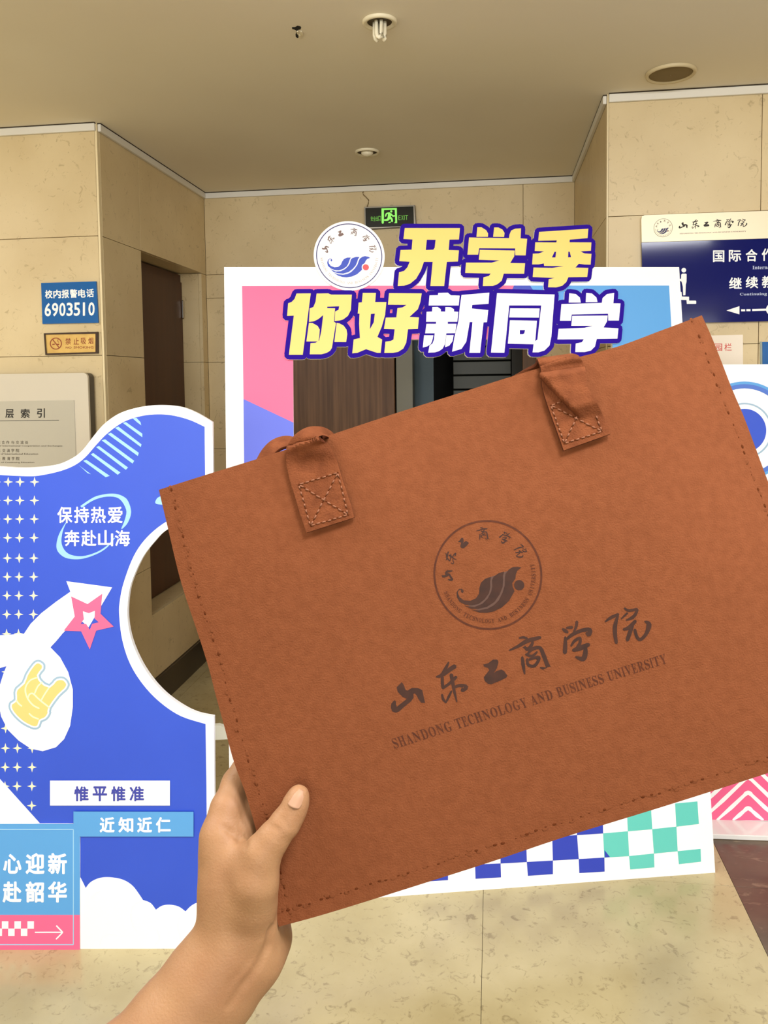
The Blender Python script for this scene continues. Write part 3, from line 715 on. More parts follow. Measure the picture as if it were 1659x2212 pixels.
arrow = Q2([(497,122),(838,168),(663,465),(590,400),(530,450),(470,510),(420,570),(378,615)]) + Q2([(450,690),(510,800),(545,930),(545,1060),(525,1200),(480,1300),(420,1360),(320,1390),(230,1370),(140,1310),(60,1230),(10,1130),(-5,1050),(-8,960),(0,900),(25,820),(50,755)]) + Q2([(0,770),(-150,860),(-260,900),(-300,700),(-160,560),(0,525),(180,515),(230,440),(310,360),(420,275),(527,200)])
L_('arrow_print', [[arrow]], M['white2'], .0014)
L_('pink_star_print', [[Q2([(533,235),(655,292),(765,215),(752,365),(850,460),(720,490),(672,630),(608,495),(478,490),(560,385)]), Q2([(620,345),(665,360),(710,342),(708,400),(740,428),(690,440),(672,485),(645,440),(603,440),(628,405)])]], M['pink'], .0018)
ho = catmull([(700,370),(770,400),(815,450),(820,520),(800,570),(735,655),(780,740),(885,800),(960,720),(1020,680),(1090,668),(1160,680),(1220,730),(1255,800),(1245,860),(1200,930),(1080,1040),(930,1250),(925,1320),(890,1400),(830,1460),(760,1490),(735,1570),(680,1615),(600,1620),(500,1580),(380,1510),(260,1400),(180,1290),(155,1200),(180,1120),(250,1075),(245,960),(280,860),(395,760),(450,620),(540,480),(620,390)], 2, True)
L_('hand_sign_outline', [[Q8(ho)]], M['greyblue'], .0018)
L_('hand_sign_border', [[Q8(offset(ho, -36, False))]], M['white2'], .0022)
L_('hand_sign_print', [[Q8(offset(ho, -64, False))]], M['handyel'], .0026)
L_('hand_sign_lines', [[brush(Q8([(a, b, 26) for a, b in s]))] for s in ([(670,690),(560,730),(480,830),(465,940),(510,1070),(600,1180),(710,1240)], [(770,770),(690,840),(630,970)], [(510,1050),(540,985),(600,975),(680,1050),(760,1120),(850,1190),(900,1235)], [(885,870),(800,1000),(750,1090)], [(300,1090),(340,1150),(400,1200)], [(530,1330),(600,1390),(700,1430)])], M['cream'], .0030)
L_('cloud_print', [[Q3([(500,700),(577,845),(615,922)]+catmull([(615,922),(650,880),(715,850),(790,845),(880,862),(950,905),(1000,970),(1025,1008)], 4)+catmull([(1025,1008),(1080,1030),(1118,1078)], 4)+catmull([(1118,1078),(1160,1050),(1215,1042),(1280,1055),(1330,1090)], 4)+catmull([(1330,1090),(1370,1050),(1420,1026),(1490,1022)], 4)+[(1510,1358),(500,1366)])]], M['white2'], .0010)
L_('cloud_line_print', [[brush(Q3(catmull([(a, b, 4) for a, b in s], 5)))] for s in ([(720,940),(680,965),(655,1000)], [(1015,1010),(960,1045),(940,1120),(955,1190),(985,1225)], [(715,1330),(740,1270),(790,1252),(840,1258)], [(1330,1090),(1285,1140),(1280,1220),(1305,1295)], [(1130,1220),(1142,1280),(1108,1338)])], M['paleline'], .0013)
L_('white_wedge_print', [[Q3([(-700,-560),(0,140),(285,455),(-700,455)])]], M['white2'], .0012)
L_('white_label', [[Q3([(362,150),(1220,150),(1220,328),(362,328)])]], M['white2'], .0030)
text(LP, 'label_lettering', row_boxes('惟平惟准', *(Q3([(535,190)])[0]+Q3([(1035,297)])[0]), gap=.28), M['textblue'], left, .0029, .0036, .028, split=True)
L_('blue_label', [[Q3([(532,368),(1390,370),(1390,547),(532,547)])]], M['sky'], .0050)
text(LP, 'label_lettering', row_boxes('近知近仁', *(Q3([(720,408)])[0]+Q3([(1228,517)])[0]), gap=.26), M['white2'], left, .0049, .0057, .03, split=True)
# the box-like lower left panel
def lbox(name, pts, m, z0, z1): return shape(LP, name, [[Q3(pts)]], m, left, z0, z1)
lbox('lower_panel', [(-640,457),(577,457),(577,1367),(-640,1372)], M['white'], .001, .004)
lbox('light_blue_panel', [(-640,457),(577,457),(577,1108),(-640,1108)], M['sky'], .004, .0046)
lbox('pink_panel', [(-640,1108),(577,1108),(577,1367),(-640,1372)], M['pink'], .004, .0046)
fr = [[Q3(s)] for s in ([(-600,493),(532,493),(532,499),(-600,499)], [(528,495),(534,495),(534,1320),(528,1320)], [(-600,1317),(532,1317),(532,1323),(-600,1323)])]
shape(LP, 'border_line_print', fr, M['cyan'], left, .0045, .0051, split=True)
qb = lambda c, a: (c, tuple(Q3([(a[0], a[1])])[0])+tuple(Q3([(a[2], a[3])])[0]))
text(LP, 'panel_lettering', [qb('心', (30,672,160,812)), qb('迎', (190,665,325,815)), qb('新', (350,665,485,815)), qb('赴', (25,868,160,1018)), qb('韶', (190,868,322,1018)), qb('华', (350,868,485,1018)), qb('初', (-130,665,2,815)), qb('共', (-135,868,-3,1018))], M['white2'], left, .0045, .0053, .03, split=True)
sq = []
for x0, y0 in ((20,1153), (110,1153), (203,1153), (-70,1153), (-25,1205), (65,1205), (156,1205), (-115,1205)):
    sq.append([Q3([(x0,y0),(x0+46,y0),(x0+46,y0+52),(x0,y0+52)])])
sq += [[Q3([(256,1228),(452,1228),(452,1236),(256,1236)])], [brush(Q3([(410,1185,9),(432,1208,9),(455,1232,9)]))], [brush(Q3([(408,1280,9),(432,1256,9),(455,1232,9)]))]]
shape(LP, 'check_square', sq[:8], M['white2'], left, .0045, .0052, split=True)
shape(LP, 'arrow_symbol', sq[8:], M['white2'], left, .0045, .0052)
box_f = bmesh.new()
for uu in (-.35, .12):
    box_f = bmesh.new(); t0 = LP.w(uu, 1.0, -.015); ft = LP.w(uu, .008, -.30); tube_bm(box_f, [t0, ft], .01, 6)
    o = frombm('easel_leg', box_f, M['white']); o.location = -left.location; o.parent = left

# ------------------------------------------------------------------ right board with rings and chevrons on a base
rb_y = on_z(1600, 1772, .02).y
b0 = on_z(1542, 1813, 0); b1 = on_z(1659, 1817, 0)
ru = (b1-b0).normalized(); RPo = Vector((b0.x, rb_y, 0)); RP = Plane(RPo, ru, (0, 0, 1))
right = empty('ring_board', RPo+ru*.3)
tag(right, 'white board with blue rings and pink chevrons on glossy base at right edge', 'display board')
shape(RP, 'board', [[[(1478,788),(1790,786),(1800,1774),(1478,1772)]]], M['white'], right, -.02, 0)
rc = (1608, 930)
shape(RP, 'outer_ring_print', [[circ(*rc, 106, 64), circ(*rc, 100, 64)]], M['sky'], right, 0, .0008)
shape(RP, 'inner_ring_print', [[circ(*rc, 100.2, 64), circ(*rc, 91, 64)]], mat('mid blue print', (76, 116, 206), .42), right, 0, .0009)
shape(RP, 'thin_ring_print', [[circ(*rc, 60, 64), circ(*rc, 56.5, 64)]], M['greyblue'], right, 0, .0008)
shape(RP, 'disc_print', [[circ(*rc, 47, 64)]], M['blue'], right, 0, .0008)
Q6 = lambda p: zm(p, 1500, 1640, .11752)
shape(RP, 'pink_print', [[[(1500,1560),(1791,1556),(1798,1773.5),(1500,1771)]]], M['pink'], right, 0, .0008)
chev = []
for apex, base in ((890, 1122), (605, 1122), (325, 1122), (40, 1122)):
    hx = (base-apex+30)*1.03
    pts = [(985-hx, base, 75), (985-60, apex+45, 75), (985-30, apex+18, 75), (985, apex+8, 75), (985+30, apex+18, 75), (985+60, apex+45, 75), (985+hx, base, 75)]
    q = Q6(pts); chev.append([brush([q[0], q[1]])]); chev.append([brush(q[1:6])]); chev.append([brush([q[5], q[6]])])
chev = [[[(x, min(y, 1771.5)) for x, y in lp] for lp in c] for c in chev]
shape(RP, 'chevron_print', chev, M['white2'], right, .0004, .0014)
dd = (Vector((b0.x, b0.y, 0))-RPo).dot(RP.n)
uA, uB = RP.px(1478, 1772)[0]-.05, RP.px(1790, 1772)[0]+.05
bmb = bmesh.new(); box_bm(bmb, (uA, 0, -.15), (uB, .0165, dd), .002)
me = bpy.data.meshes.new('base'); bmb.to_mesh(me); bmb.free(); put(RP, me, 'base', M['gloss_white'], right)

# ------------------------------------------------------------------ wall signs
WL = Plane((-2, YL, 0), (1, 0, 0), (0, 0, 1)); WR = Plane((1, YR, 0), (1, 0, 0), (0, 0, 1))
# blue phone sign
S1 = lambda p: zm(p, 80, 590, .09644)
o = empty('phone_sign', on_y(152, 654, YL)); tag(o, 'blue wall sign with white campus phone number above the gold plaque', 'sign')
shape(WL, 'panel', [[S1([(115,225),(1345,190),(1395,1115),(145,1140)])]], M['signblue'], o, .0005, .008)
tq = S1([(190,385),(1305,355),(1305,545),(200,575)])
def split_quad(q, n, gap=.1):
    out = []
    for i in range(n):
        s0 = i/n+gap/2/n; s1 = (i+1)/n-gap/2/n
        out.append((quad_at(q, s0, 1), quad_at(q, s1, 1), quad_at(q, s1, 0), quad_at(q, s0, 0)))
    return out
def narrow(it):
    out = []
    for c, q in it:
        if c == '1': q = (quad_at(q, .28, 1), quad_at(q, .62, 1), quad_at(q, .62, 0), quad_at(q, .28, 0))
        out.append((c, q))
    return out
text(WL, 'sign_lettering', list(zip('校内报警电话', split_quad(tq, 6, .1))), M['white2'], o, .008, .0086, .025, split=True)
text(WL, 'phone_number', narrow(zip('6903510', split_quad(S1([(185,675),(1325,655),(1325,955),(185,975)]), 7, .14))), M['white2'], o, .008, .0086, .02, split=True)
# gold no smoking plaque
o = empty('no_smoking_plaque', on_y(155, 742, YL)); tag(o, 'small gold no smoking plaque with dark frame below the blue phone sign', 'sign')
fr = S1([(180,1350),(1385,1315),(1390,1800),(215,1835)]); inn = S1([(208,1380),(1335,1358),(1335,1768),(240,1800)])
shape(WL, 'frame', [[fr, inn]], M['darkframe'], o, .0005, .010)
shape(WL, 'plate', [[offset(inn, .6, False)]], M['gold'], o, .0005, .006)
shape(WL, 'no_smoking_symbol', [[S1(circ(440,1580,135,40)), S1(circ(440,1580,113,40))], [S1([(355,1490),(372,1475),(525,1670),(508,1685)])], [S1([(362,1590),(420,1580),(420,1602),(362,1612)])], [S1([(455,1590),(510,1580),(515,1612),(460,1612)])], [brush(S1([(495,1480,12),(480,1520,12),(505,1555,12)]))]], M['redink'], o, .006, .0065)
text(WL, 'plaque_lettering', [('禁', tuple(S1([(655,1455)])[0]+S1([(775,1602)])[0])), ('止', tuple(S1([(838,1450)])[0]+S1([(955,1600)])[0])), ('吸', tuple(S1([(1000,1450)])[0]+S1([(1115,1595)])[0])), ('烟', tuple(S1([(1165,1445)])[0]+S1([(1275,1590)])[0])),
     ('NO', tuple(S1([(660,1645)])[0]+S1([(790,1692)])[0])), ('SMOKING', tuple(S1([(838,1640)])[0]+S1([(1280,1690)])[0]))], M['redink'], o, .006, .0065, .01)
# directory totem standing against the wall
xs_ = on_y(204, 850, YL-.013).x; yn = on_x(190.5, 850, xs_).y; ztop = on_y(100, 806.5, yn).z
tot = empty('directory_stand', (xs_-.4, (yn+YL)/2, 0)); tag(tot, 'pale metal floor directory stand with dark side behind the puzzle board', 'directory stand')
yb_ = YL-.0135
prof = []
prof.append((xs_, 0)); 
for k in range(7): a = k/6*PI/2; prof.append((xs_-.02+.02*math.cos(a), ztop-.02+.02*math.sin(a)))
prof += [(xs_-.78, ztop), (xs_-.78, 0)]
TP = Plane((0, yn, 0), (1, 0, 0), (0, 0, 1))
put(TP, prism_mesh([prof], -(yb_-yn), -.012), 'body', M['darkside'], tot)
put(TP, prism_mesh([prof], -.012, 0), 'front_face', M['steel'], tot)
S5 = lambda p: zm(p, 0, 860, .12055)
shape(TP, 'display_panel', [[S5([(-2200,90),(1330,38),(1385,1600),(-2200,1640)])]], M['glass_panel'], tot, 0, .003)
qs = lambda c, a: (c, tuple(S5([(a[0], a[1])])[0])+tuple(S5([(a[2], a[3])])[0]))
text(TP, 'heading_lettering', [qs('层', (105,195,255,355)), qs('索', (380,190,540,355)), qs('引', (672,182,812,352)), qs('楼', (-190,200,-30,360))], M['ink'], tot, .003, .0036, .02, split=True)
shape(TP, 'rule_line', [[S5([(-500,410),(1065,390),(1065,398),(-500,420)])]], M['ink'], tot, .003, .0036)
text(TP, 'directory_lettering', [qs('国', (-120,762,-70,822)), qs('际', (-38,762,12,822)), qs('合', (42,762,92,822)), qs('作', (120,762,175,822)), qs('与', (208,762,262,822)), qs('交', (295,762,347,822)), qs('流', (375,762,430,822)), qs('处', (460,762,512,822)),
    qs('Office of International Cooperation and Exchanges', (-190,842,1125,872)), qs('际', (-38,908,12,968)), qs('交', (50,908,105,968)), qs('流', (130,908,185,968)), qs('学', (212,908,265,968)), qs('院', (292,908,352,968)), qs('School of International Education', (-170,984,690,1012)),
    qs('续', (-40,1052,12,1112)), qs('教', (50,1052,105,1112)), qs('育', (138,1052,192,1112)), qs('学', (218,1052,268,1112)), qs('院', (295,1052,357,1112)), qs('School of Continuing Education', (-150,1138,622,1168))], mat('grey ink', (86, 76, 60), .6), tot, .003, .0036, .006)
# navy direction sign on the right wall
S6 = lambda p: zm(p, 1360, 420, 1/4.609)
o = empty('direction_sign', on_y(1600, 580, YR)); tag(o, 'large navy direction sign with pale metal header on the right wall', 'sign')
hd = [(1384.5,525),(1383.5,476),(1385,469.5),(1391,466.6),(1659,457),(1860,450),(1860,509),(1659,516.5)]
shape(WR, 'header_plate', [[hd]], M['signhead'], o, .0005, .016)
shape(WR, 'navy_panel', [[[(1384.5,525.5),(1659,517),(1860,510),(1862,689),(1659,694.5),(1388,700)]]], M['signnavy'], o, .0005, .014)
c_ = WR.px(1430.5, 494); r_ = WR.px(1450.5, 494); R_ = math.hypot(r_[0]-c_[0], r_[1]-c_[1])
seal(WR, o, c_, R_, .0158, .0006, (mat('grey print', (120, 104, 92), .5), mat('dark grey print', (80, 66, 58), .5), mat('slate blue print', (48, 54, 96), .5), M['browngrey'], M['browngrey']), rot=.03)
S7 = lambda p: zm(p, 1390, 460, .16215)
ms = []
for i, bx in enumerate(((455,135,575,218), (630,100,730,228), (785,130,862,195), (910,95,1020,220), (1065,88,1185,215), (1230,90,1365,200))):
    q = S7([(bx[0],bx[1]),(bx[2],bx[1]-3),(bx[2],bx[3]-3),(bx[0],bx[3])]); ms += cal_meshes(i, pxs(WR, q), .0158, .0166)
put(WR, merge(ms), 'header_calligraphy', M['ink'], o)
text(WR, 'header_lettering', [(serif('SHANDONG TECHNOLOGY AND BUSINESS UNIVERSITY'), S7([(470,279),(1350,247),(1350,262),(470,294)]))], M['browngrey'], o, .0158, .0164)
b7 = lambda c, a: (c, tuple(S7([(a[0], a[1])])[0])+tuple(S7([(a[2], a[3])])[0]))
text(WR, 'department_lettering', [b7('国', (912,507,1062,662)), b7('际', (1122,502,1285,657)), b7('合', (1345,490,1500,655)), b7('作', (1558,482,1712,648)), b7('交', (1775,475,1925,642)), b7('继', (1125,865,1292,1015)), b7('续', (1345,852,1510,1010)), b7('教', (1560,845,1720,1005)), b7('育', (1775,838,1930,1000))], M['white2'], o, .0138, .0146, .02, split=True)
S8 = lambda p: zm(p, 1440, 570, .132)
text(WR, 'department_lettering', [(serif('International'), S8([(1385,40),(1900,30),(1900,90),(1385,98)])), (serif('Continuing'), S8([(1180,484),(1620,472),(1620,532),(1180,536)])), (serif('Education'), S8([(1650,470),(2050,460),(2050,520),(1650,528)]))], mat('pale blue print', (190, 200, 226), .5), o, .0138, .0144)
shape(WR, 'arrow_symbol', [[S8([(960,768),(1172,698),(1172,832)])], [S8([(1200,748),(1265,748),(1265,782),(1200,782)])], [S8([(1285,746),(1352,746),(1352,780),(1285,780)])], [S8([(1380,744),(1640,738),(1640,770),(1380,778)])], [S8(circ(1700,752,95,32))]], M['white2'], o, .0138, .0146)
shape(WR, 'stairs_symbol', [[S8(circ(266,112,38,28))], [S8([(240,168),(300,168),(312,180),(310,300),(298,350),(292,520),(256,522),(250,380),(230,300),(200,280),(200,255),(222,250),(224,185)])], [S8([(150,430),(230,470),(235,540),(352,545),(352,608),(460,608),(468,620),(468,655),(460,662),(315,662),(310,598),(225,596),(190,590),(190,520),(150,500)])]], M['white2'], o, .0138, .0146)
# notice paper and far right blue sign
S9 = lambda p: zm(p, 1380, 680, .23504)
o = empty('paper_notice', on_y(1575, 755, YR)); tag(o, 'white paper notice with red characters under the navy sign', 'notice')
shape(WR, 'sheet', [[[(1440,727),(1604.5,723),(1605,815),(1440,817)]]], M['paper'], o, .0005, .0015)
text(WR, 'notice_lettering', [('园', tuple(S9([(690,265)])[0]+S9([(765,332)])[0])), ('栏', tuple(S9([(785,262)])[0]+S9([(852,332)])[0])), ('校', tuple(S9([(590,268)])[0]+S9([(665,334)])[0]))], M['redink2'], o, .0014, .0019, .01, split=True)
o = empty('acrylic_sign', on_y(1690, 770, YR)); tag(o, 'blue acrylic sign cut by the right edge of the photo above the ring board', 'sign')
shape(WR, 'panel', [[[(1645.5,739),(1760,736),(1762,822),(1646,825)]]], M['signblue'], o, .0005, .007)
shape(WR, 'clear_edge', [[[(1641,738),(1645.2,738),(1646,826),(1642,826)]]], mat('clear acrylic edge', (150, 160, 150), .2), o, .0005, .006)

# exit sign on the back wall
YE = YB-.03; XP = Plane((0, YE, 0), (1, 0, 0), (0, 0, 1))
S2 = lambda p: zm(p, 740, 300, .12055)
o = empty('exit_sign', on_y(842, 468, YB)); tag(o, 'green and black running man exit sign high on the alcove back wall', 'sign')
outer = S2([(390,1222),(1290,1188),(1312,1562),(405,1612)]); inner = S2([(408,1240),(1270,1210),(1280,1560),(412,1590)])
shape(XP, 'case', [[offset(outer, .6, False)]], M['darkside'], o, -.03, -.003)
shape(XP, 'frame', [[outer, inner]], M['chrome'], o, -.003, .001)
shape(XP, 'panel', [[offset(inner, .3, False)]], M['exitface'], o, -.003, 0)
man = [[S2([(697,1248),(972,1238),(978,1510),(925,1510),(945,1480),(935,1270),(742,1276),(740,1500),(730,1520),(708,1520),(700,1500)])], [S2(circ(873,1300,20,20))],
       [brush(S2([(845,1345,60),(830,1420,50),(800,1450,38),(745,1455,26)]))], [brush(S2([(850,1330,30),(790,1340,26),(770,1390,24)]))], [brush(S2([(860,1340,30),(900,1380,26),(935,1378,24)]))], [brush(S2([(845,1400,44),(880,1440,36),(888,1485,30)]))], [S2([(820,1495),(865,1480),(862,1502),(825,1508)])]]
shape(XP, 'running_man_symbol', man, M['exitgreen'], o, 0, .0008)
bx = lambda c, a: (c, tuple(S2([(a[0], a[1])])[0])+tuple(S2([(a[2], a[3])])[0]))
text(XP, 'exit_lettering', [bx('安', (505,1388,545,1472)), bx('全', (550,1386,590,1474)), bx('出', (595,1384,638,1472)), bx('口', (643,1382,682,1468)), bx('E', (1000,1372,1040,1455)), bx('X', (1050,1370,1090,1455)), bx('I', (1100,1368,1112,1453)), bx('T', (1122,1366,1172,1452))], mat('dim green print', (98, 170, 60), .5, emit=.45), o, 0, .0008, .01)
cab = [on_y(*S2([(p[0], p[1])])[0], YB-.006) for p in ((395,925), (362,960), (372,1000), (420,1045), (470,1100), (462,1150), (440,1215))]
c2 = tube('cable', cab, .0025, mat('tan cable', (140, 116, 76), .6)); c2.parent = o; c2.location = -o.location

# ------------------------------------------------------------------ ceiling fittings
pc = on_z(820, 45, ZC)
o = empty('downlight', pc); tag(o, 'round white downlight with bare compact fluorescent tubes poking out of the ceiling', 'ceiling light')
wr_ = (on_z(858, 45, ZC)-on_z(783, 45, ZC)).length/2
O0 = (0, 0, 0)
lathe('trim_ring', [(wr_*.70, -.003), (wr_*.78, -.009), (wr_*.94, -.010), (wr_, -.006), (wr_, -.0005)], M['lampwhite'], o, O0, 40)
lathe('reflector', [(wr_*.74, -.004), (wr_*.66, .0-.0035), (wr_*.1, -.0030), (0.001, -.0030)], mat('dark reflector', (70, 58, 34), .35), o, O0, 32)
tl = on_z(820, 45, ZC).z - .0
hp = CO + ray(825, 84)*((pc-CO).dot(CF)/ray(825, 84).dot(CF)); tlen = pc.z-hp.z
for k in range(3):
    a = k*2*PI/3+.5; dx, dy = .0135*math.cos(a), .0135*math.sin(a); tx, ty = -.0075*math.sin(a), .0075*math.cos(a)
    path = [(dx+tx, dy+ty, -.002), (dx+tx, dy+ty, -tlen+.012), (dx+tx*.7, dy+ty*.7, -tlen+.004), (dx, dy, -tlen), (dx-tx*.7, dy-ty*.7, -tlen+.004), (dx-tx, dy-ty, -tlen+.012), (dx-tx, dy-ty, -.002)]
    tube('tube', path, .0056, M['tube'], o, 10)
# broken hole with frayed bits
ph = on_z(643, 66, ZC)
o = empty('ceiling_hole', ph); tag(o, 'small ragged dark hole with torn plaster left of the bare bulb downlight', 'hole')
HPl = Plane(ph-Vector((0, 0, .0006)), (1, 0, 0), (0, 1, 0)); HPl.n = Vector((0, 0, -1))
Sh = lambda p: zm(p, 600, 0, .18083)
shape(HPl, 'opening', [[Sh([(170,325),(205,325),(235,308),(270,315),(280,325),(272,350),(245,355),(240,385),(235,410),(255,445),(235,452),(215,440),(212,410),(225,380),(215,360),(195,350),(172,345)])]], M['black'], o, -.0003, .0006)
shape(HPl, 'torn_plaster', [[Sh([(225,365),(245,362),(240,395),(228,390)])], [Sh([(275,360),(290,372),(303,400),(295,418),(280,408),(270,385)])], [Sh([(250,405),(280,410),(275,430),(258,450),(248,430)])]], M['lampwhite'], o, .0002, .004)
# round speaker
ps = on_z(1449, 156, ZC); rs = (on_z(1502, 156, ZC)-on_z(1396, 158, ZC)).length/2
o = empty('ceiling_speaker', ps); tag(o, 'large round ceiling speaker with tan grille near the right wall', 'speaker')
lathe('rim', [(rs*.84, -.003), (rs*.88, -.010), (rs*.96, -.012), (rs, -.007), (rs, -.0005)], mat('tan speaker rim', (206, 190, 152), .5), o, O0, 48)
lathe('grille', [(rs*.87, -.006), (rs*.5, -.010), (.001, -.011)], M['grille'], o, O0, 48)
# recessed fitting further back
p3 = on_z(793, 327, ZC); r3 = (on_z(820, 327, ZC)-on_z(767, 327, ZC)).length/2
o = empty('recessed_light', p3); tag(o, 'small round recessed light with dark socket near the alcove back wall', 'ceiling light')
lathe('rim', [(r3*.80, -.002), (r3*.86, -.010), (r3*.97, -.010), (r3, -.0005)], M['lampwhite'], o, O0, 36)
lathe('socket', [(r3*.82, -.003), (r3*.4, -.0028), (.001, -.0028)], mat('dark socket', (46, 30, 12), .6), o, O0, 32)
lathe('lamp', [(r3*.5, -.003), (r3*.48, -.012), (r3*.25, -.020), (.001, -.022)], M['tube'], o, O0, 24)

# ------------------------------------------------------------------ the bag
bag = empty('tote_bag', BAG.w(.2, -.15, 0)); tag(bag, 'tan felt leather tote bag held up at a tilt in the foreground', 'bag')
Ltop = [(343,1058),(450,1024),(560,990),(700,944),(860,891),(980,853),(1090,818),(1210,782),(1330,750),(1420,717),(1516,681)]
Lbot = [(602,2002),(680,1981),(760,1957),(900,1913),(1060,1862),(1220,1808),(1440,1740),(1659,1670),(1868,1600)]
Llef = [(343,1058),(362,1138),(390.6,1256),(428,1370),(451,1443),(465.5,1500),(484,1567),(505,1645),(534,1725),(565,1840),(602,2002)]
Lrig = [(1516,681),(1534,720),(1555,772),(1582,842),(1610,908),(1659,1040),(1718,1190),(1790,1380),(1868,1600)]
def arc_resample(pts, n):
    q = np.array(catmull(pxs(BAG, pts), 6)); d = np.r_[0, np.cumsum(np.hypot(*np.diff(q, axis=0).T))]; t = np.linspace(0, d[-1], n)
    return np.c_[np.interp(t, d, q[:, 0]), np.interp(t, d, q[:, 1])]
NU, NV = 64, 48
T_, B_, Lf, Rt = arc_resample(Ltop, NU+1), arc_resample(Lbot, NU+1), arc_resample(Llef, NV+1), arc_resample(Lrig, NV+1)
def coons(s, t):
    i = s*NU; j = t*NV; g = lambda A_, k: A_[int(min(k, len(A_)-2))]*(1-(k-int(min(k, len(A_)-2))))+A_[int(min(k, len(A_)-2))+1]*(k-int(min(k, len(A_)-2)))
    c = g(T_, i)*(1-t)+g(B_, i)*t+g(Lf, j)*(1-s)+g(Rt, j)*s
    return c-(T_[0]*(1-s)*(1-t)+T_[-1]*s*(1-t)+B_[0]*(1-s)*t+B_[-1]*s*t)
def bulge(s, t):
    e = max(0, min(1, min(s, 1-s)/.30)); e = 1-(1-e)**2.2
    f = math.sin(PI*(.10+.90*t)**.82)
    return .0125*e*max(0, f) + (.0010*math.sin(s*7+t*3) + .0007*math.sin(t*9-s*4+1))*e*max(0, f)
def bag_panel(name, sign, n0, th):
    vs, fs = [], []
    for layer in (0, 1):
        for j in range(NV+1):
            for i in range(NU+1):
                s, t = i/NU, j/NV; c = coons(s, t); bz = bulge(s, t) if sign > 0 else .6*bulge(s, t)
                vs.append(BAG.w(c[0], c[1], n0+sign*(bz + (th if layer else 0))) - bag.location)
    nn = (NU+1)*(NV+1); idx = lambda l, i, j: l*nn+j*(NU+1)+i
    for j in range(NV):
        for i in range(NU):
            for l in (0, 1): fs.append((idx(l, i, j), idx(l, i+1, j), idx(l, i+1, j+1), idx(l, i, j+1)))
    for i in range(NU):
        for j in (0, NV): fs.append((idx(0, i, j), idx(0, i+1, j), idx(1, i+1, j), idx(1, i, j)))
    for j in range(NV):
        for i in (0, NU): fs.append((idx(0, i, j), idx(0, i, j+1), idx(1, i, j+1), idx(1, i, j)))
    o = meshobj(name, vs, fs, M['leather'], bag, True); o.data.materials.append(M['leather_dark'])
    for k in range(NU*NV*2, len(o.data.polygons)): o.data.polygons[k].material_index = 1
    return o
# the front surface at rest: n = bulge-.0065 so the printed middle sits on the solved plane
fp = bag_panel('front_panel', 1, -.005, .002); bp_ = bag_panel('back_panel', -1, -.0056, .002)
for ob in (fp, bp_):
    md = ob.modifiers.new('es', 'EDGE_SPLIT'); md.split_angle = math.radians(50)
def inv_uv(x, y):
    u, v = BAG.px(x, y); s, t = .5, .5
    for _ in range(14):
        c = coons(s, t); e = 1e-3
        cs = (coons(min(s+e, 1), t)-coons(max(s-e, 0), t))/(min(s+e, 1)-max(s-e, 0)); ct = (coons(s, min(t+e, 1))-coons(s, max(t-e, 0)))/(min(t+e, 1)-max(t-e, 0))
        A_ = np.array([cs, ct]).T; d = np.linalg.solve(A_, np.array([u, v])-c)
        s = min(1, max(0, s+d[0])); t = min(1, max(0, t+d[1]))
    return s, t
from mathutils.bvhtree import BVHTree
_fm = bmesh.new(); _fm.from_mesh(fp.data); _bv = BVHTree.FromBMesh(_fm)
def surf_n(u, v):
    P = BAG.w(u, v, .05)-bag.location; h = _bv.ray_cast(P, (P+bag.location-CO).normalized())
    if h[0] is not None: return (h[0]+bag.location-BAG.o).dot(BAG.n)
    return surf_e(u, v)
def surf_e(u, v):
    """height of the leather face over the bag plane at local (u,v) (quick estimate)"""
    s = min(1, max(0, u/.4)); t = min(1, max(0, -v/.2985)); return -.003+bulge(s, t)
def drape(me, name, m, th=.0):
    """put local-coordinate stamping meshes on the bulged leather"""
    for v in me.vertices:
        v.co = BAG.w(v.co.x, v.co.y, surf_n(v.co.x, v.co.y)+v.co.z) - bag.location
    me.materials.clear(); me.name = name
    return link(name, me, m, bag)
def stamp(items): return merge([prism_mesh([p], -.0006, .00012+k*2e-6) for k, p in enumerate(items)])
ps_ = [pxs(BAG, p) for i in range(6) for p in cal_polys(i)]
drape(stamp(ps_), 'stamped_calligraphy', M['deboss'])
# stamped seal: build on the plane object, then drape
class Draped:
    def w(s, u, v, n=0): return BAG.w(u, v, surf_n(u, v)+n)
DR = Draped()
cb = BAG.px(1053.5, 1241.0); cb2 = BAG.px(1053.5+115*.951, 1241-115*.31)
seal(DR, bag, cb, math.hypot(cb2[0]-cb[0], cb2[1]-cb[1]), -.0006, .00074, (M['deboss2'], M['deboss'], M['deboss'], M['deboss'], M['deboss2']), fill=mat('lighter stamping', (74, 44, 30), .6), ringw=.018)
# english line under the calligraphy
qE = [(843,1597),(1437,1412),(1443,1432),(852,1618)]
sE = 'SHANDONG TECHNOLOGY AND BUSINESS UNIVERSITY'; LQ = pxs(BAG, qE); N = len(sE); ms = []
wd = [(.5 if c == ' ' else .45 if c == 'I' else 1.15 if c in 'NDGHO' else .85 if c in 'SE' else 1) for c in sE]; tot_w = sum(wd); acc = 0
for c, w_ in zip(sE, wd):
    s0, s1 = acc/tot_w, (acc+w_)/tot_w; acc += w_
    if c == ' ': continue
    g_ = (s1-s0)*.09; q = (quad_at(LQ, s0+g_, 1), quad_at(LQ, s1-g_, 1), quad_at(LQ, s1-g_, 0), quad_at(LQ, s0+g_, 0))
    ms.append(text_local(serif(c), q, -.0006, .00012))
drape(merge(ms), 'stamped_lettering', M['deboss2'])

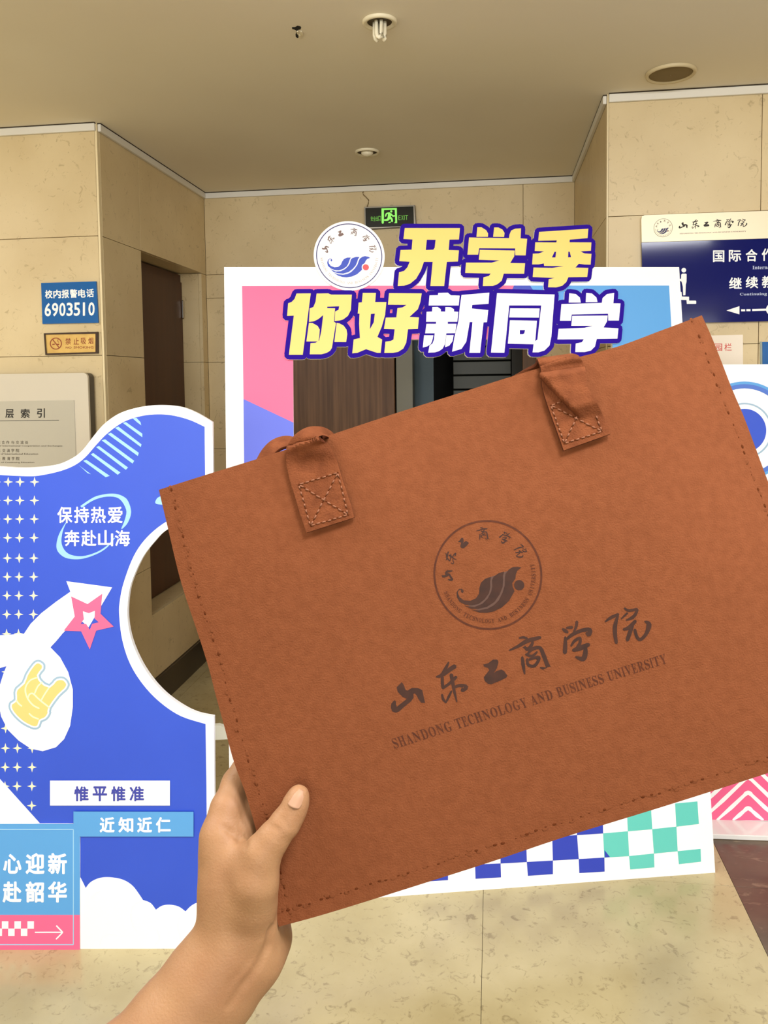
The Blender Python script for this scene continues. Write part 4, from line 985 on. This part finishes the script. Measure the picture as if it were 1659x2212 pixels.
# straps
def lift(x, y):
    u, v = BAG.px(x, y); return max(-.003, surf_e(u, min(v, -.004)))+.0022 if v < .0 else .0006
def ribbon(name, secs, m, thick=.0026, nn=9, sub=6, crease=None, arch=.0):
    """secs: (xl,yl,nl, xr,yr,nr[,arch]) in px and metres off the bag plane"""
    S = catmull([tuple(s)+((0,) if len(s) == 6 else ()) for s in secs], sub)
    vs, fs = [], []
    for j, s in enumerate(S):
        f = j/(len(S)-1)
        for i in range(nn+1):
            a = i/nn; x = s[0]*(1-a)+s[3]*a; y = s[1]*(1-a)+s[4]*a; n_ = s[2]*(1-a)+s[5]*a + s[6]*4*a*(1-a)
            if crease: n_ += crease(f, a)
            if n_ > 0: n_ += lift(x, y)
            # the point seen at (x,y) on the plane, moved along its normal with the view line kept
            x, y, n_ = float(x), float(y), float(n_); d = ray(x, y); o_ = BAG.o + BAG.n*n_; t = (o_-CO).dot(BAG.n)/d.dot(BAG.n)
            vs.append(CO+d*t-bag.location)
    for j in range(len(S)-1):
        for i in range(nn): fs.append((j*(nn+1)+i, j*(nn+1)+i+1, (j+1)*(nn+1)+i+1, (j+1)*(nn+1)+i))
    o = meshobj(name, vs, fs, m, bag, True)
    md = o.modifiers.new('solid', 'SOLIDIFY'); md.thickness = thick; md.offset = 0; o.data.materials.append(M['leather_dark']); md.material_offset_rim = 1
    md = o.modifiers.new('bev', 'BEVEL'); md.width = .0006; md.segments = 2; md.limit_method = 'ANGLE'; md.angle_limit = math.radians(60)
    return o
n1 = .0012
s1 = [(663,1151,n1,766,1118,n1), (652,1120,n1,758,1088,n1), (640,1080,n1,746,1053,n1), (627,1037,n1,735,1018,n1), (620,1005,n1+.001,728,994,n1), (620,980,n1+.003,718,975,n1+.002,.003), (624,961,.007,706,957,.006,.005),
      (640,941,.009,694,950,.012,.004), (662,927,.006,688,946,.014,.001), (686,924,.001,697,944,.007,.0), (706,929,-.006,708,948,-.001,.0), (722,944,-.012,716,966,-.010,0), (735,985,-.020,724,1010,-.020,0), (760,1060,-.024,740,1080,-.024,0)]
ribbon('handle_strap', s1, M['leather_in'], nn=14)
def cr(f, a):
    # fold line sweeping from the left edge at the top towards the middle at the patch
    if f < .17 or f > .62: return 0
    g = (f-.17)/.45; sc0 = .58*(1-g)**1.0 - .04; h = .0065*min(1, (g)/.18)*min(1, (1-g)/.15+.3)
    x = (a-sc0)/.06; x = max(0, min(1, x)); return h*(x*x*(3-2*x))
s2 = [(1217,974,n1,1318,938,n1), (1206,942,n1,1308,912,n1), (1190,898,n1,1290,872,n1), (1177,860,n1,1270,842,n1), (1171,836,n1,1266,820,n1), (1169,814,n1+.001,1264,800,n1), (1167,796,.003,1260,785,.002), (1163,784,.004,1252,773,.004), (1160,778,.000,1240,768,.000), (1160,779,-.006,1228,769,-.006),
      (1154,790,-.012,1205,784,-.012), (1126,802,-.016,1160,812,-.016), (1094,822,-.018,1120,850,-.018), (1040,862,-.022,1070,896,-.022), (960,930,-.026,980,970,-.026), (860,1010,-.026,868,1050,-.026), (790,1060,-.025,780,1100,-.025), (760,1060,-.024,740,1080,-.024)]
ribbon('handle_strap', s2, M['leather_in'], nn=36, sub=8, crease=lambda f, a: cr(f*17/8.5 if f < .5 else 1, a))
s3 = [(548,1012,-.020,585,1030,-.016), (555,994,-.022,586,1006,-.016), (568,972,-.024,592,988,-.015), (585,955,-.026,601,975,-.015), (604,946,-.027,614,968,-.015), (624,944,-.027,628,966,-.015), (643,951,-.026,642,972,-.015), (660,968,-.025,652,990,-.015), (672,1000,-.024,660,1020,-.016)]
ribbon('rear_handle_strap', s3, M['leather_in'], nn=8)
# stitching on the patches
def stitch_line(bm, a, b, n, r, jit=.5, h=.0026, fill=.62):
    for k in range(n):
        t0 = (k+.5-fill/2)/n; t1 = (k+.5+fill/2)/n
        j = lambda: random.uniform(-jit, jit)
        p0 = BAG.px(a[0]+(b[0]-a[0])*t0+j(), a[1]+(b[1]-a[1])*t0+j()); p1 = BAG.px(a[0]+(b[0]-a[0])*t1+j(), a[1]+(b[1]-a[1])*t1+j())
        h1 = lift(a[0], a[1])+h; P0 = BAG.w(*p0, lift(a[0]+(b[0]-a[0])*t0, a[1]+(b[1]-a[1])*t0)+h)-bag.location; P1 = BAG.w(*p1, lift(a[0]+(b[0]-a[0])*t1, a[1]+(b[1]-a[1])*t1)+h)-bag.location; m_ = (P0+P1)/2+BAG.n*r*.8
        tube_bm(bm, [P0-BAG.n*.0006, P0*.7+m_*.3+BAG.n*r*.2, m_, P1*.7+m_*.3+BAG.n*r*.2, P1-BAG.n*.0006], [r*.5, r*.9, r, r*.9, r*.5], 6)
def pits(bm, a, b, n, r=.0007, h=.0026, jit=.6, elong=1.5):
    for k in range(n+1):
        t = k/n; x = a[0]+(b[0]-a[0])*t+random.uniform(-jit, jit); y = a[1]+(b[1]-a[1])*t+random.uniform(-jit, jit)
        p = BAG.px(x, y); P = BAG.w(*p, lift(x, y)+h)-bag.location
        rr = bmesh.ops.create_uvsphere(bm, u_segments=8, v_segments=5, radius=r*random.uniform(.7, 1.2))
        d = Vector((BAG.u*(b[0]-a[0]) - BAG.v*(b[1]-a[1]))); d.normalize()
        R3 = Matrix((d, BAG.n, d.cross(BAG.n))).transposed()
        for v in rr['verts']:
            q = v.co.copy(); q.x *= elong; q.y *= .35; v.co = R3 @ q + P
for TL, TR, BR, BL in (((646,1047),(730,1021),(752,1112),(671,1136)), ((1190,876),(1270,849),(1300,932),(1219,958))):
    b1_ = bmesh.new(); b2_ = bmesh.new()
    for a, b, n_ in ((TL, TR, 7), (TR, BR, 7), (BR, BL, 7), (BL, TL, 7), (TL, BR, 9), (TR, BL, 9)):
        stitch_line(b1_, a, b, n_, .0006); pits(b2_, a, b, n_, .0005)
    frombm('stitching', b1_, M['thread'], bag, True)['kind'] = 'stuff'; frombm('stitch_holes', b2_, M['hole'], bag, True)['kind'] = 'stuff'
# edge seam holes
b3 = bmesh.new()
def seam(c0, c1, n, side):
    for k in range(n):
        t = (k+.5)/n + random.uniform(-.3, .3)/n
        if side == 'l': s_, t_ = .022+random.uniform(-.002, .002), t
        elif side == 'r': s_, t_ = 1-.021+random.uniform(-.0015, .0015), t
        else: s_, t_ = t, 1-.030+random.uniform(-.002, .002)
        c = coons(s_, t_); P = BAG.w(c[0], c[1], -.003+bulge(s_, t_))-bag.location
        rr = bmesh.ops.create_uvsphere(b3, u_segments=8, v_segments=5, radius=.0008*random.uniform(.35, 1.15))
        ax = (BAG.v if side in 'lr' else BAG.u)
        R3 = Matrix((ax, BAG.n, ax.cross(BAG.n))).transposed()
        for v in rr['verts']:
            q = v.co.copy(); q.x *= 1.7; q.y *= .35; v.co = R3 @ q + P
seam(0, 0, 44, 'l'); seam(0, 0, 40, 'r'); seam(0, 0, 60, 'b')
frombm('seam_holes', b3, M['hole'], bag, True)['kind'] = 'stuff'
b3 = bmesh.new()
def dark_flecks(side, n):
    for k in range(n):
        t = random.random(); e = random.gauss(0, .0028)
        s_, t_ = (.024+e, t) if side == 'l' else (1-.022+e*.6, t) if side == 'r' else (t, 1-.031+e)
        c = coons(s_, t_); P = BAG.w(c[0], c[1], surf_n(c[0], c[1])); P -= bag.location
        rr = bmesh.ops.create_uvsphere(b3, u_segments=10, v_segments=5, radius=random.uniform(.0005, .0016))
        ax = (BAG.v if side in 'lr' else BAG.u); R3 = Matrix((ax, BAG.n, ax.cross(BAG.n))).transposed()
        for v in rr['verts']:
            q = v.co.copy(); q.x *= 1.5; q.y *= .07; v.co = R3 @ q + P
dark_flecks('l', 90); dark_flecks('r', 40); dark_flecks('b', 110)
frombm('seam_marks', b3, mat('darker leather mark', (110, 62, 36), .92, spec=.1), bag, True)['kind'] = 'stuff'  # flat darker flecks scattered at random along the seams

# ------------------------------------------------------------------ the hand and forearm (signed-distance body -> surface net)
def bagz(x, y): d = ray(x, y); return (BAG.o-CO).dot(BAG.n)/d.dot(BAG.n)
def hp_(x, y, dz): return np.array(at(x, y, bagz(min(max(x, 500), 700), min(max(y, 1600), 2050))+dz))
PX = .525/FPX
prims = []
def cone(a, ra, b, rb, k=.006): prims.append((np.array(a), ra, np.array(b), rb, k))
def chain(pts, k=.005):
    P = [(hp_(x, y, dz), r*PX) for x, y, dz, r in pts]
    for i in range(len(P)-1): cone(P[i][0], P[i][1], P[i+1][0], P[i+1][1], k)
# forearm and wrist (two parallel cones make the flattened section)
chain([(120,2500,-.040,118), (255,2350,-.022,103), (378,2210,-.006,90), (446,2116,.002,84), (492,2045,.006,74), (506,1985,.008,66)], .010)
chain([(400,2225,.004,84), (478,2128,.010,78), (536,2058,.014,66), (552,2010,.014,56)], .012)
chain([(120,2500,-.040,118), (40,2590,-.085,116), (-60,2560,-.20,128)], .02)
# hand body
chain([(506,1985,.006,66), (500,1940,.006,64), (499,1893,.006,61), (486,1840,.008,50)], .010)
chain([(545,1985,.004,52), (546,1945,-.004,46), (553,1903,-.011,42), (566,1845,-.0125,37)], .009)
chain([(502,1862,.002,42), (534,1860,-.006,36)], .008)
# thumb
chain([(566,1845,-.0125,37), (590,1811,-.013,33.5)], .006)
chain([(590,1811,-.013,33.5), (617,1777,-.0125,31), (632,1754,-.0115,27.5), (640,1734,-.0112,26), (645,1719,-.0108,23)], .003)
# index finger behind the bag edge
chain([(482,1830,.006,46), (478,1805,.007,42), (491,1748,.013,37)], .007)
chain([(491,1748,.013,37), (511,1692,.0225,32), (529,1660,.026,28)], .004)
chain([(529,1660,.026,28), (582,1648,.026,26), (630,1662,.0245,24), (655,1672,.024,22)], .003)
# middle, ring and little fingers, out of sight behind the bag
for fing in (((498,1858,.016,46), (524,1790,.016,38), (534,1748,.021,35), (606,1715,.029,27), (664,1730,.025,24)),
                          ((488,1905,.038,41), (535,1805,.050,29), (610,1792,.033,26), (668,1806,.026,23)),
                          ((500,1950,.042,38), (552,1878,.048,26), (612,1862,.033,23), (655,1872,.025,20))):
    chain(fing[:2], .006); chain(fing[1:], .003)
# palm and heel of the hand behind the bag
chain([(484,1850,.018,46), (500,1940,.026,50), (520,2010,.020,52)], .012)
chain([(530,1930,.030,40), (572,1985,.032,40), (582,2028,.027,38), (556,2070,.018,46)], .012)
grooves = []
def sd_cone(p, a, ra, b, rb):
    ba = b-a; L2 = ba@ba; pa = p-a; h = np.clip((pa@ba)/L2, 0, 1)
    d = pa-h[:, None]*ba; return np.sqrt((d*d).sum(1))-(ra+(rb-ra)*h)
bb = [(np.minimum(a-ra, b-rb)-.02, np.maximum(a+ra, b+rb)+.02) for a, ra, b, rb, k in prims]
def sdf(p):
    d = np.full(len(p), .5)
    for (a, ra, b, rb, k), (lo, hi) in zip(prims, bb):
        m_ = ((p > lo) & (p < hi)).all(1)
        if not m_.any(): continue
        e = sd_cone(p[m_], a, ra, b, rb); dd_ = d[m_]
        h = np.clip(.5+.5*(e-dd_)/k, 0, 1); d[m_] = e*(1-h)+dd_*h-k*h*(1-h)
    for a, b, r in grooves:
        lo, hi = np.minimum(a, b)-.01, np.maximum(a, b)+.01
        m_ = ((p > lo) & (p < hi)).all(1)
        if not m_.any(): continue
        e = -sd_cone(p[m_], a, r, b, r); dd_ = d[m_]; k = .0022
        h = np.clip(.5-.5*(e-dd_)/k, 0, 1); d[m_] = e*(1-h)+dd_*h+k*h*(1-h)
    return d
def surf_pt(x, y, start=.42, extra=0):
    r_ = np.array(ray(x, y)); z = start; n_ = np.linalg.norm(r_)
    for _ in range(120):
        d_ = sdf((np.array(CO)+r_*z)[None, :])[0]
        if d_ < 2e-5: break
        z += min(max(d_, 2e-5)*.8, .006)/n_
    return np.array(CO)+r_*(z+extra)
def groove(pts, r, sink=0.0):
    P = [surf_pt(x, y, extra=-r*.55+sink) for x, y in pts]
    return [(P[i], P[i+1], r) for i in range(len(P)-1)]
_g = groove([(601,1771),(612,1778),(624,1790)], .0010) + groove([(606,1762),(618,1770)], .0007) + groove([(592,1785),(606,1796)], .0007)
_g += groove([(484,1787),(500,1797),(518,1812),(531,1824)], .0017, .0006)
_g += groove([(592,2014),(585,2050),(566,2088),(535,2130),(500,2180)], .0045, -.0016)
_g += groove([(545,2080),(500,2135)], .004, -.0022)
nail_c, nail_a, nail_b = Vector(surf_pt(640, 1724)), Vector(surf_pt(647, 1704)), Vector(surf_pt(631, 1744))
grooves = _g
def surface_net(lo, hi, h):
    n_ = np.ceil((hi-lo)/h).astype(int)+1; bs = 12
    D = np.full(n_, .5, np.float32)
    gx = [lo[i]+np.arange(n_[i])*h for i in range(3)]
    for i in range(0, n_[0], bs):
        for j in range(0, n_[1], bs):
            cs = []
            for k in range(0, n_[2], bs):
                cs.append((lo+(np.array([i, j, k])+bs/2)*h))
            dc = sdf(np.array(cs))
            for q, k in enumerate(range(0, n_[2], bs)):
                if abs(dc[q]) > bs*h*1.1 and dc[q] > -.4:
                    if dc[q] < 0: D[i:i+bs, j:j+bs, k:k+bs] = -.5
                    if abs(dc[q]) < .45 or True: continue
                X, Y, Z = np.meshgrid(gx[0][i:i+bs], gx[1][j:j+bs], gx[2][k:k+bs], indexing='ij')
                D[i:i+bs, j:j+bs, k:k+bs] = sdf(np.c_[X.ravel(), Y.ravel(), Z.ravel()]).reshape(X.shape)
    S = D < 0
    c = S[:-1, :-1, :-1].astype(np.int8)
    cnt = np.zeros(np.array(D.shape)-1, np.int8)
    for dx in (0, 1):
        for dy in (0, 1):
            for dz in (0, 1): cnt += S[dx:S.shape[0]-1+dx, dy:S.shape[1]-1+dy, dz:S.shape[2]-1+dz]
    act = (cnt > 0) & (cnt < 8); ids = np.full(act.shape, -1, int); cells = np.argwhere(act); ids[act] = np.arange(len(cells))
    acc = np.zeros((len(cells), 3)); num = np.zeros(len(cells))
    corner = [(0,0,0),(1,0,0),(0,1,0),(1,1,0),(0,0,1),(1,0,1),(0,1,1),(1,1,1)]
    for a in range(8):
        for b in range(a+1, 8):
            ca, cb_ = np.array(corner[a]), np.array(corner[b])
            if np.abs(ca-cb_).sum() != 1: continue
            va = D[tuple((cells+ca).T)].astype(float); vb = D[tuple((cells+cb_).T)].astype(float)
            m_ = (va < 0) != (vb < 0); t = np.where(m_, va/(va-vb+1e-12), 0)
            acc += np.where(m_[:, None], ca+(cb_-ca)*t[:, None], 0); num += m_
    V = lo+(cells+acc/num[:, None])*h
    F = []
    for ax in range(3):
        o1, o2 = [(1, 2), (2, 0), (0, 1)][ax]
        sl0 = [slice(None)]*3; sl1 = [slice(None)]*3; sl0[ax] = slice(0, -1); sl1[ax] = slice(1, None)
        a = S[tuple(sl0)]; b = S[tuple(sl1)]; E_ = np.argwhere(a != b)
        ok = (E_[:, o1] > 0) & (E_[:, o2] > 0) & (E_[:, o1] < S.shape[o1]-1) & (E_[:, o2] < S.shape[o2]-1); E_ = E_[ok]
        fl = a[tuple(E_.T)]
        e1 = np.zeros(3, int); e1[o1] = 1; e2 = np.zeros(3, int); e2[o2] = 1
        q = [ids[tuple((E_-e1-e2).T)], ids[tuple((E_-e2).T)], ids[tuple(E_.T)], ids[tuple((E_-e1).T)]]
        q = np.array(q).T; q[~fl] = q[~fl][:, ::-1]; F.append(q)
    F = np.concatenate(F); F = F[(F >= 0).all(1)]
    for _ in range(3):                                       # pull the net onto the true surface
        e = 4e-4; g = np.stack([(sdf(V+np.eye(3)[i]*e)-sdf(V-np.eye(3)[i]*e))/(2*e) for i in range(3)], 1)
        V = V-np.clip(sdf(V), -h, h)[:, None]*g/np.maximum((g*g).sum(1), .25)[:, None]
    return V, F
lo = np.min([b[0] for b in bb], 0)+.012; hi = np.max([b[1] for b in bb], 0)-.012
V_, F_q = surface_net(lo, hi, .0024)
Pw = hp_(500, 1950, 0)
person = empty('person', tuple(Pw)); tag(person, 'bare left hand and forearm of a person gripping the tan bag from below', 'person')
me = bpy.data.meshes.new('hand_and_arm'); me.from_pydata((V_-Pw).tolist(), [], F_q.tolist()); me.validate()
for p in me.polygons: p.use_smooth = True
hand = link('hand_and_arm', me, M['skin'], person)
md = hand.modifiers.new('sub', 'SUBSURF'); md.levels = md.render_levels = 1
# thumb nail: a shallow curved plate lying on the thumb
ax_l = (nail_a-nail_b).normalized(); ax_n = -CF + CR*-.20 + CU*.1; ax_n = (ax_n-ax_l*ax_n.dot(ax_l)).normalized(); ax_w = ax_l.cross(ax_n)
nc = nail_c
vs, fs = [], []; NN = 14
for j in range(NN+1):
    for i in range(NN+1):
        a, b = i/NN*2-1, j/NN*2-1
        # rounded-square outline
        x = a*math.sqrt(1-b*b*.32); y = b*math.sqrt(1-a*a*.32)
        P = nc + ax_w*x*.0049 + ax_l*y*.0060 + ax_n*(.0004-.0026*x*x-.0016*max(0, y)**2)
        vs.append(P-Vector(Pw))
for j in range(NN):
    for i in range(NN): fs.append((j*(NN+1)+i, j*(NN+1)+i+1, (j+1)*(NN+1)+i+1, (j+1)*(NN+1)+i))
nl = meshobj('thumbnail', vs, fs, M['nail'], person, True)
md = nl.modifiers.new('s', 'SOLIDIFY'); md.thickness = .0006
bpy.context.view_layer.update()
